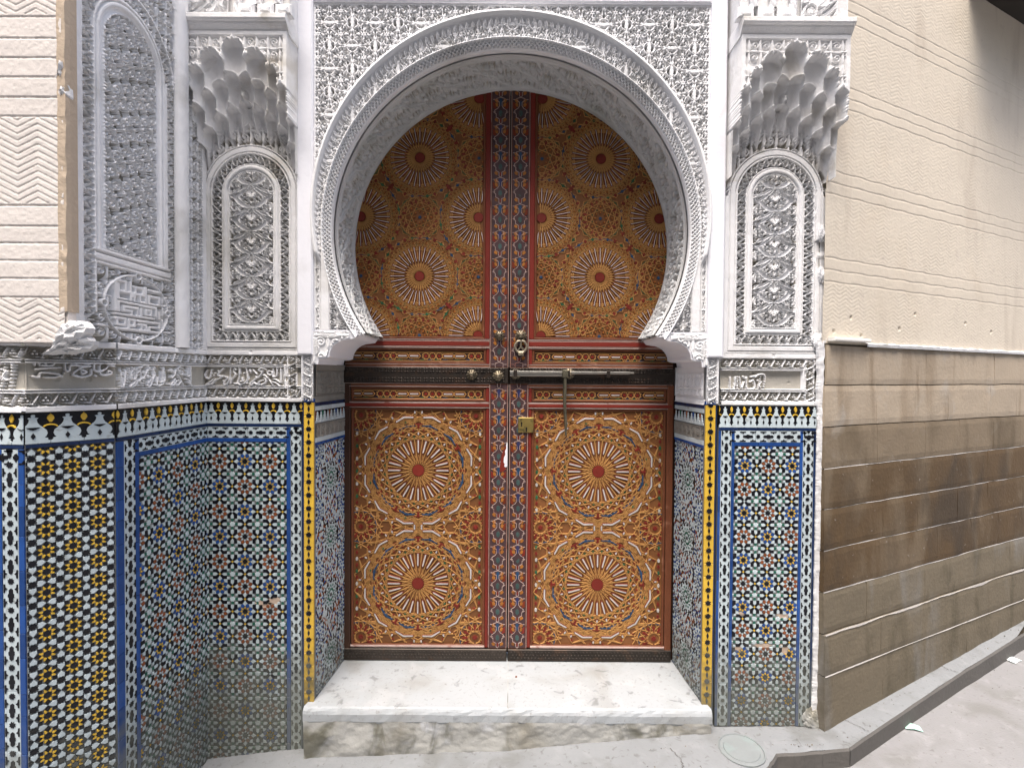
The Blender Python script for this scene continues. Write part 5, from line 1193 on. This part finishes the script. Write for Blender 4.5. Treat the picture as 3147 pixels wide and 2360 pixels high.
        for q in (.028, .262, .44):
            g = MB(); g.box(q - .008, q + .008, -.044, -.010, 1.4500 + zo, 1.4800 + zo, 0, .002); g.obj('bolt_keeper', 'iron', t)
        hs = MB(); pts = [(.249, 1.462), (.249, 1.40), (.2485, 1.33), (.2535, 1.25), (.255, 1.19)]; wds = [.020, .017, .014, .015, .008]
        b0 = len(hs.V)
        for (q, z), wv in zip(pts, wds): hs.V += [(q - wv / 2, -.030, z + zo), (q - wv / 4, -.046, z + zo), (q + wv / 4, -.046, z + zo), (q + wv / 2, -.030, z + zo)]
        for k in range(4):
            for j in range(3): hs.F.append((4 * k + j, 4 * k + j + 1, 4 * k + 5 + j, 4 * k + 4 + j)); hs.m.append(0)
            hs.F.append((4 * k + 3, 4 * k, 4 * k + 4, 4 * k + 7)); hs.m.append(0)
        hs.box(.236, .262, -.050, -.020, 1.448 + zo, 1.482 + zo, 0, .003)
        hs.obj('hanging_hasp', 'rust_iron', t)
        lp = MB(); lp.box(.043, .112, -.014, -.0065, 1.200 + zo, 1.268 + zo, 0, .002); L = lp.obj('lock_plate', 'brass', t)
        kh = MB(); kh.prism(ell(.0035, .007, 8), -.0146, -.0135); kh.prism([(-.002, -.006), (.002, -.006), (.003, -.014), (-.003, -.014)], -.0147, -.0136); kh.obj('keyhole', 't_black', L, (.080, 0, 1.218 + zo)); k2 = obj('keyhole', bpy.data.meshes['keyhole'], L, (.058, 0, 1.242 + zo))
    if s < 0:
        pl = MB(); rr = random.Random(2); pts = [(.0045, 1.150), (.0075, 1.158), (.011, 1.142), (.010, 1.128), (.016, 1.115), (.014, 1.10), (.020, 1.088), (.0215, 1.066), (.017, 1.058), (.0185, 1.046), (.010, 1.043), (.0045, 1.050)]
        pl.prism([(X(q), z + zo) for q, z in pts], -.0098, -.0088); pl.obj('bare_paint_chip', 'whitewash', t)
        pr_ = MB(); pr_.prism([(X(q), z + zo) for q, z in ((.018, 1.13), (.030, 1.10), (.036, 1.06), (.040, 1.02), (.022, 1.025), (.012, 1.035))], -.0094, -.0086); pr_.obj('red_undercoat_patch', 'w_red', t)
    for pn in (LP, UP):
        for ch in pn.children: ch.scale.y = 1.8
    # end of leaf
for s in (-1, 1): leaf(s)
fr = thing('door_frame', (-.0135, YL + .004, .1), 0, 'dark timber door frame standing behind the horseshoe arch', 'door frame')
b = MB(); b.box(-.80, -.7425, .010, .10, .06, 2.75); b.box(.7425, .80, .010, .10, .06, 2.75); b.obj('jamb', 'w_dark', fr)
b = MB(); b.box(-.80, .80, .07, .12, .06, 2.85); b.obj('backing', 'w_dark', fr)
# ------------------------------------------------------------------ cream wall at the far left (front of the pier, upper storey)
CW = thing('cream_wall', (-2.2, 1.372, 0), 0, 'pale cream plaster wall at the far left with incised lines and chevrons', 'wall')
def zl(y): return 1.46 + (1143 - y) * (1.372 / 1567)
LINES = [zl(v) for v in (134, 192, 250, 311, 368, 638, 700, 752, 805, 860, 917, 70)]
def cream_h(X, Z):
    h = np.zeros(X.shape); wob = .0015 * (vnoise(X, X * 0, .05, 3) - .5)
    for z in LINES: h -= .0026 * sm(.0028, .0012, abs(Z - z - wob)) * (.6 + .8 * vnoise(X * 1, Z * 0, .006, 5))
    per = .107; u = np.abs(((X - .93) / per) % 1 - .5) * 2; zz = (Z - .027 * u) / .0178
    for a, b in ((1.542, zl(917)), (zl(638), zl(368)), (zl(66), 3.2)):
        c = sm(.12, .04, np.abs((zz % 1) - .5)) * ((Z > a + .004) & (Z < b - .004)); h -= .0022 * c
    return h + .0016 * vnoise(X, Z, .06, 8) + .0008 * vnoise(X, Z, .008, 4)
relief('plaster_face', CW, .45, 1.002, 1.538, 3.05, .0026, .0022, cream_h, 'cream', lambda X, Z: X < 1.001 - .004 * vnoise(Z, X * 0, .03, 2))
mb = MB(); mb.box(0, .452, 0, .3, 1.535, 3.05); mb.box(.45, 1.004, .004, .03, 1.535, 3.05); mb.obj('wall_core', 'cream', CW)
mb = MB(); rr = random.Random(11); zs = np.linspace(1.62, 3.05, 70)
V = []
for z in zs:
    e = rr.uniform(-.0012, .0012); V += [(.985 + e, -.002, z), (1.006 + e * .6, -.001 + rr.uniform(-.002, .002), z), (1.0085, .012, z), (1.0085, .034, z)]
F = [(4 * i + j, 4 * i + 4 + j, 4 * i + 5 + j, 4 * i + 1 + j)[::-1] for i in range(69) for j in range(3)]
mb.add(V, F); mb.obj('rough_edge', 'cream_edge', CW)
# broken plaster lumps on that edge
def lump(parent, name, x, y, z, sx, sy, sz, mt, seed):
    rr = np.random.default_rng(seed); mb = MB(); n, m = 30, 20
    for i in range(m + 1):
        th = pi * i / m
        for k in range(n):
            a = 2 * pi * k / n; q = .92 + .10 * sin(3 * a + seed) * sin(2 * th) + .09 * sin(5 * a + 4 * th + seed * 2) + .14 * (rr.random() - .5); mb.V.append((x + sx * q * sin(th) * cos(a), y + sy * q * sin(th) * sin(a), z + sz * q * cos(th)))
    for i in range(m):
        for k in range(n): mb.F.append((i * n + k, (i + 1) * n + k, (i + 1) * n + (k + 1) % n, i * n + (k + 1) % n)); mb.m.append(0)
    return mb.obj(name, mt, parent, smooth=False)
rb = random.Random(8)
def chunk(parent, pts, y0, y1, mt):       # angular broken plaster, faceted
    P = []
    for a, b in zip(pts, pts[1:] + pts[:1]):
        for t in (0, .34, .67): P.append((a[0] + (b[0] - a[0]) * t + rb.uniform(-.0035, .0035), a[1] + (b[1] - a[1]) * t + rb.uniform(-.0035, .0035)))
    if area(P) < 0: P = P[::-1]
    mb = MB(); n = len(P); c = (sum(p[0] for p in P) / n, sum(p[1] for p in P) / n)
    V = [(x, y1, z) for x, z in P] + [(x, y0 + .016 + rb.uniform(-.006, .006), z) for x, z in P]
    for q in (.72, .42): V += [(c[0] + (x - c[0]) * q, y0 + .010 * q + rb.uniform(-.007, .007), c[1] + (z - c[1]) * q) for x, z in P]
    V.append((c[0], y0, c[1])); F = []
    for r_ in range(3):
        for k in range(n): F.append((r_ * n + k, r_ * n + (k + 1) % n, (r_ + 1) * n + (k + 1) % n, (r_ + 1) * n + k))
    F += [(3 * n + k, 3 * n + (k + 1) % n, 4 * n) for k in range(n)]
    mb.add(V, F); return mb.obj('broken_plaster', mt, parent)
pxz = lambda L: [((a - 1573) / 1567 * 1.372 + 2.2, zl(b)) for a, b in L]
chunk(CW, pxz([(158, 1082), (172, 1040), (198, 1002), (222, 990), (256, 992), (268, 1010), (246, 1050), (205, 1072)]), -.018, .03, 'stucco_old')
chunk(CW, pxz([(112, 1090), (160, 1068), (215, 1070), (262, 1040), (282, 1052), (262, 1078), (200, 1092)]), -.010, .03, 'stucco_old')
chunk(CW, pxz([(196, 190), (206, 196), (208, 250), (196, 256), (172, 262), (190, 240)]), -.008, .02, 'stucco_old'); chunk(CW, pxz([(190, 262), (215, 268), (208, 318), (192, 316)]), -.006, .02, 'stucco_old')
# ------------------------------------------------------------------ alley wall on the right: plaster above, stone courses below
AW = thing('alley_wall', (*CORN, 0), RW, 'long beige alley wall receding to the right, herringbone plaster above dark stone courses', 'wall')
def zr(y, Y=2.0): return 1.46 + (1158 - y) * (Y / 1567)
TRI = [zr(v) for v in (527, 563, 598, 793, 830, 866)] + [zr(v) + 0 for v in (258, 292, 325)] + [zr(v) for v in (-10, 24, 58)]
def edge_t(Z):            # left edge of the beige plaster follows the broken stucco
    return np.interp(Z, [1.55, 1.70, 1.86, 2.0, 2.1, 2.22, 2.28, 2.36, 2.44, 2.5, 2.6, 3.2], [-.02, -.022, -.018, -.02, -.018, -.014, .0, .012, .035, .045, .045, .045])
def beige_h(X, Z):
    h = np.zeros(X.shape)
    for z in TRI: h -= .0021 * sm(.0026, .0012, abs(Z - z - .0012 * np.sin(X * 40)))
    u = np.abs((X / .082) % 1 - .5) * 2; zz = (Z + .020 * u) / .0156; c = sm(.18, .05, np.abs((zz % 1) - .5))
    inz = np.ones(X.shape, bool)
    for k in range(0, len(TRI), 3): a, b = min(TRI[k:k + 3]), max(TRI[k:k + 3]); inz &= ~((Z > a - .006) & (Z < b + .006))
    h -= .0008 * c * inz * (.25 + .9 * vnoise(X, Z, .09, 8)) * (Z > 1.6)
    hole = np.zeros(X.shape)
    for hx, hz in ((.16, 1.70), (.23, 1.63), (.5, 1.67), (.62, 1.74), (1.05, 1.72), (1.3, 1.69), (.05, 1.64)): hole = np.maximum(hole, sm(.010, .005, np.hypot(X - hx, Z - hz)))
    return h - .006 * hole + .0016 * vnoise(X, Z, .12, 4) + .0005 * vnoise(X, Z, .012, 4)
relief('upper_plaster', AW, -.03, 2.3, 1.592, 3.35, .0050, .0030, beige_h, 'cream_r', lambda X, Z: X > edge_t(Z))
mb = MB(); mb.box(.05, 4.5, .006, .4, 0, 4.2); mb.box(2.28, 4.5, 0, .1, 1.6, 4.2); mb.obj('wall_core', 'cream_r', AW)
JZ = [1.585, 1.427, 1.263, 1.100, .941, .780, .617, .452, .290, -.05]
rr = random.Random(21)
for k in range(len(JZ) - 1):
    zt, zb = JZ[k], JZ[k + 1]; mt = 'stone_up' if k < 2 else 'stone_mid' if k == 2 else ('stone' if k < 6 else 'stone_low')
    base = .006 + .0022 * k + (.006 if k >= 7 else 0)
    x = -.012 if k else .0; first = True
    while x < 3.3:
        L = rr.uniform(.26, .44) * (1 if x < 1.8 else 1.6); x1 = min(x + L, 3.35)
        mb = MB(); nx, nz = max(3, int((x1 - x) / .03)), 7; d = base + rr.uniform(-.0004, .0004); g = .0009 if rr.random() > .6 else .0002; sd_ = rr.randint(0, 50)
        for i in range(nx + 1):
            for j in range(nz + 1):
                u, v = i / nx, j / nz; xx = x + g + (x1 - x - 2 * g) * u
                wob = .0035 * (float(vnoise(np.array(xx), np.array(k * 3.1), .12, 31)) - .5)
                ztop = zt - .0022 + wob; zbt = zb + .0022 + .0035 * (float(vnoise(np.array(xx), np.array((k + 1) * 3.1), .12, 31)) - .5)
                zz = zbt + (ztop - zbt) * v; e = 0 if (0 < j < nz) else -.0022
                mb.V.append((xx, -(d + e + .003 * float(vnoise(np.array(xx), np.array(zz), .07, sd_)) + .0022 * (1 - v)), zz))
        for i in range(nx):
            for j in range(nz): a = i * (nz + 1) + j; mb.F.append((a, a + nz + 1, a + nz + 2, a + 1)); mb.m.append(0)
        n0 = len(mb.V); ring = [i * (nz + 1) for i in range(nx + 1)] + [nx * (nz + 1) + j for j in range(1, nz + 1)] + [i * (nz + 1) + nz for i in range(nx - 1, -1, -1)] + [j for j in range(nz - 1, 0, -1)]
        mb.V += [(mb.V[i][0], .02, mb.V[i][2]) for i in ring]
        for q in range(len(ring)): mb.F.append((ring[q], n0 + q, n0 + (q + 1) % len(ring), ring[(q + 1) % len(ring)])); mb.m.append(0)
        mb.obj('stone_block', mt, AW, smooth=False); x = x1
mb = MB(); mb.box(-.01, 3.35, -.0005, .02, -.1, 1.59); mb.obj('joint_mortar', 'stone_gap', AW)  # dark mortar showing between the stone blocks
mb = MB()
for z, k in ((1.100, 3), (.941, 4), (.780, 5), (.617, 6), (.452, 7), (.290, 8)):   # pale pointing along the joints
    V = []; n = 160
    for i in range(n + 1):
        x = -.008 + 3.34 * i / n; w0 = (.0022 if k != 7 else .0052) * max(.08, -.25 + 1.6 * float(vnoise(np.array(x), np.array(k * 1.7), .10, 17)) + .4 * rr.random()); dz_ = .0035 * (float(vnoise(np.array(x), np.array(k * 3.1), .12, 31)) - .5)
        V += [(x, -(.004 + .0022 * k + (.008 if k >= 7 else 0)), z + dz_ + w0 * .3), (x, -(.006 + .0022 * k + (.009 if k >= 7 else 0)), z + dz_ - w0)]
    mb.add(V, [(2 * i + 1, 2 * i + 3, 2 * i + 2, 2 * i) for i in range(n)])
mb.obj('joint_pointing', 'pointing', AW)
mb = MB(); mb.box(.012, .245, -.034, .004, 1.600, 1.613, 0, .003); mb.obj('white_ledge', 'ledge', AW)
mb = MB(); V = []
for i in range(90): x = .24 + 2.2 * i / 89; e = rr.uniform(-.002, .003); V += [(x, -.018 - e, 1.583), (x, -.020 - e, 1.594 + e), (x, .004, 1.602 + e)]
mb.add(V, [(3 * i + j, 3 * i + 3 + j, 3 * i + 4 + j, 3 * i + 1 + j) for i in range(89) for j in range(2)]); mb.obj('cement_fillet', 'stucco_old', AW)
# ragged white plaster between the tiles and the alley wall
CE = thing('plaster_corner', (1.20, 2.0, 0), 0, 'ragged strip of white plaster between the tiles and the stone courses', 'plaster strip')
mb = MB(); V = []; zs = np.linspace(.04, 1.60, 260); rs = np.random.default_rng(4)
for z in zs:
    a = .005 * float(vnoise(np.array(z), np.array(0.), .03, 5)) - .0025 + .002 * (rs.random() - .5); b = .010 * float(vnoise(np.array(z), np.array(.5), .022, 8)) - .005 + .002 * (rs.random() - .5); lo = sm(.30, .12, z) * .022
    V += [(-.006 + a - lo * .4, .004, z), (-.002 + a, -.005 + a * .5, z), (.009 + a, -.0075 + b * .4, z), (.017 + b * .5, -.0075 + b * .4, z), (.022 + b * .6, -.003, z), (.024, .03, z)]
mb.add(V, [(6 * i + j, 6 * i + 1 + j, 6 * i + 7 + j, 6 * i + 6 + j) for i in range(259) for j in range(5)]); mb.obj('plaster_band', 'stucco_old', CE)
lump(CE, 'plaster_lump', .005, .006, 1.60, .030, .012, .030, 'stucco_old', 12); lump(CE, 'plaster_lump', .008, .010, 2.02, .014, .018, .034, 'stucco_old', 13); lump(CE, 'plaster_lump', .010, .010, 1.86, .014, .018, .034, 'stucco_old', 14); lump(CE, 'plaster_lump', .0, .0, .10, .045, .018, .055, 'step_face', 15)
# dark eave over the alley wall, top right
EV = thing('timber_eave', (*CORN, 0), RW, 'dark timber eave jutting from the alley wall at the top right corner', 'eave')
mb = MB(); mb.box(1.0, 4.6, -.32, .02, 3.285, 3.42); mb.obj('soffit_board', 'eave', EV)
mb = MB()
mb.box(1.0, 4.6, -.32, -.28, 3.25, 3.284); mb.obj('fascia_board', 'eave', EV)
# unseen house front added behind the camera to block low sky light
OP = thing('unseen_house_front', (0, -2.6, 0), 0, 'plain ochre house front added out of view to block low sky', 'house')
mb = MB(); mb.box(-7, 8, -.3, 0, -.3, 6.6); mb.obj('wall', 'opp', OP)
# pavement details
def disc(name, mt, x, y, r, label, cat_):
    t = thing(name, (x, y, gz(x, y)), 0, label, cat_); mb = MB(); n = 40
    def ring(r0, r1, z0, z1):
        b = len(mb.V)
        for k in range(n):
            a = 2 * pi * k / n
            for rr_, z in ((r0, z0), (r1, z1)):
                X_, Y_ = rr_ * cos(a), rr_ * sin(a); mb.V.append((X_, Y_, z + gz(x + X_, y + Y_) - gz(x, y)))
        for k in range(n): mb.F.append((b + 2 * k, b + 2 * k + 1, b + 2 * ((k + 1) % n) + 1, b + 2 * ((k + 1) % n))); mb.m.append(0)
    ring(r, r, -.02, .003); ring(r, r * .95, .003, .005); ring(r * .95, r * .92, .005, .001); ring(r * .92, r * .78, .001, .001); ring(r * .78, r * .76, .001, .004); ring(r * .76, .001, .004, .005)
    for q in mb.F: pass
    mb.obj('cover_plate', mt, t, smooth=False)
disc('drain_cover', 'cover', .865, 1.875, .082, 'round grey drain cover set in the pavement at the foot of the right tile panel', 'drain cover')
def scrap(x, y, rz, mt, label, w_=.034, h_=.022):
    mb = MB(); mb.V = [(-w_, -h_, 0), (0, -h_ * .9, .004), (w_, -h_, .001), (w_ * .95, h_, .002), (0, h_ * 1.05, .006), (-w_, h_, .001)]; mb.F = [(0, 1, 4, 5), (1, 2, 3, 4)]; mb.m = [0, 0]
    o = mb.obj('paper_scrap', mt, None, (x, y, gz(x, min(y, 2)) - .072)); o.rotation_euler = (0, 0, rz); tag(o, label, 'litter')
scrap(1.65, 2.06, -.35, 'paper', 'small green paper ticket lying on the road beside the kerb', .030, .018)
scrap(2.47, 2.475, .4, 'paper2', 'crumpled white paper scrap on the road at the right edge', .03, .02)

# grit and cracks on the ground
rg = random.Random(33); mb = MB()
def height(x, y): 
    ky = np.interp(x, [k[0] for k in KERB], [k[1] for k in KERB]); return gz(x, y) if y > ky else gz(x, min(y, 2)) - .075
for k in range(420):
    x = rg.uniform(.3, 2.9) if k % 3 else rg.uniform(-.9, 1.0); ky = float(np.interp(x, [q[0] for q in KERB], [q[1] for q in KERB]))
    y = ky + rg.choice((-1, 1, 1)) * abs(rg.gauss(0, .13)) ; r = rg.uniform(.0012, .0042)
    if abs(y - ky) < .012: continue
    if y > 1.93 and x < 1.2: y = 1.90
    z = height(x, y); a = rg.uniform(0, 6); b = len(mb.V); V = [(x + r * rg.uniform(.6, 1.2) * cos(a + q * 1.256), y + r * rg.uniform(.6, 1.2) * sin(a + q * 1.256), z - .001) for q in range(5)] + [(x, y, z + r * .8)]
    mb.add(V, [(q, (q + 1) % 5, 5) for q in range(5)], 0 if rg.random() < .6 else 1)
o = mb.obj('grit', ['kerb', 'stone_low'], None); tag(o, 'scattered dark grit and crumbs on the pavement and road', 'grit', kind='stuff')
def crack(pts, wd):
    mb = MB(); V = []
    P = []
    for a, b in zip(pts[:-1], pts[1:]):
        for t in np.linspace(0, 1, 8, endpoint=False): P.append((a[0] + (b[0] - a[0]) * t + rg.uniform(-.004, .004), a[1] + (b[1] - a[1]) * t + rg.uniform(-.004, .004)))
    for x, y in P:
        w2 = wd * rg.uniform(.5, 1.2); z = height(x, y) + .0025; V += [(x - w2, y, z), (x + w2, y, z)]
    mb.add(V, [(2 * i, 2 * i + 1, 2 * i + 3, 2 * i + 2) for i in range(len(P) - 1)]); mb.obj('pavement_crack', 'kerb', None, kind='structure')
crack([(.60, 1.90), (.63, 1.84), (.62, 1.79)], .0016); crack([(1.34, 2.03), (1.37, 1.99), (1.40, 1.95)], .0014); crack([(1.98, 2.36), (2.0, 2.31), (2.03, 2.275)], .0014); crack([(.70, 1.925), (1.0, 1.915), (1.2, 1.93)], .0016)
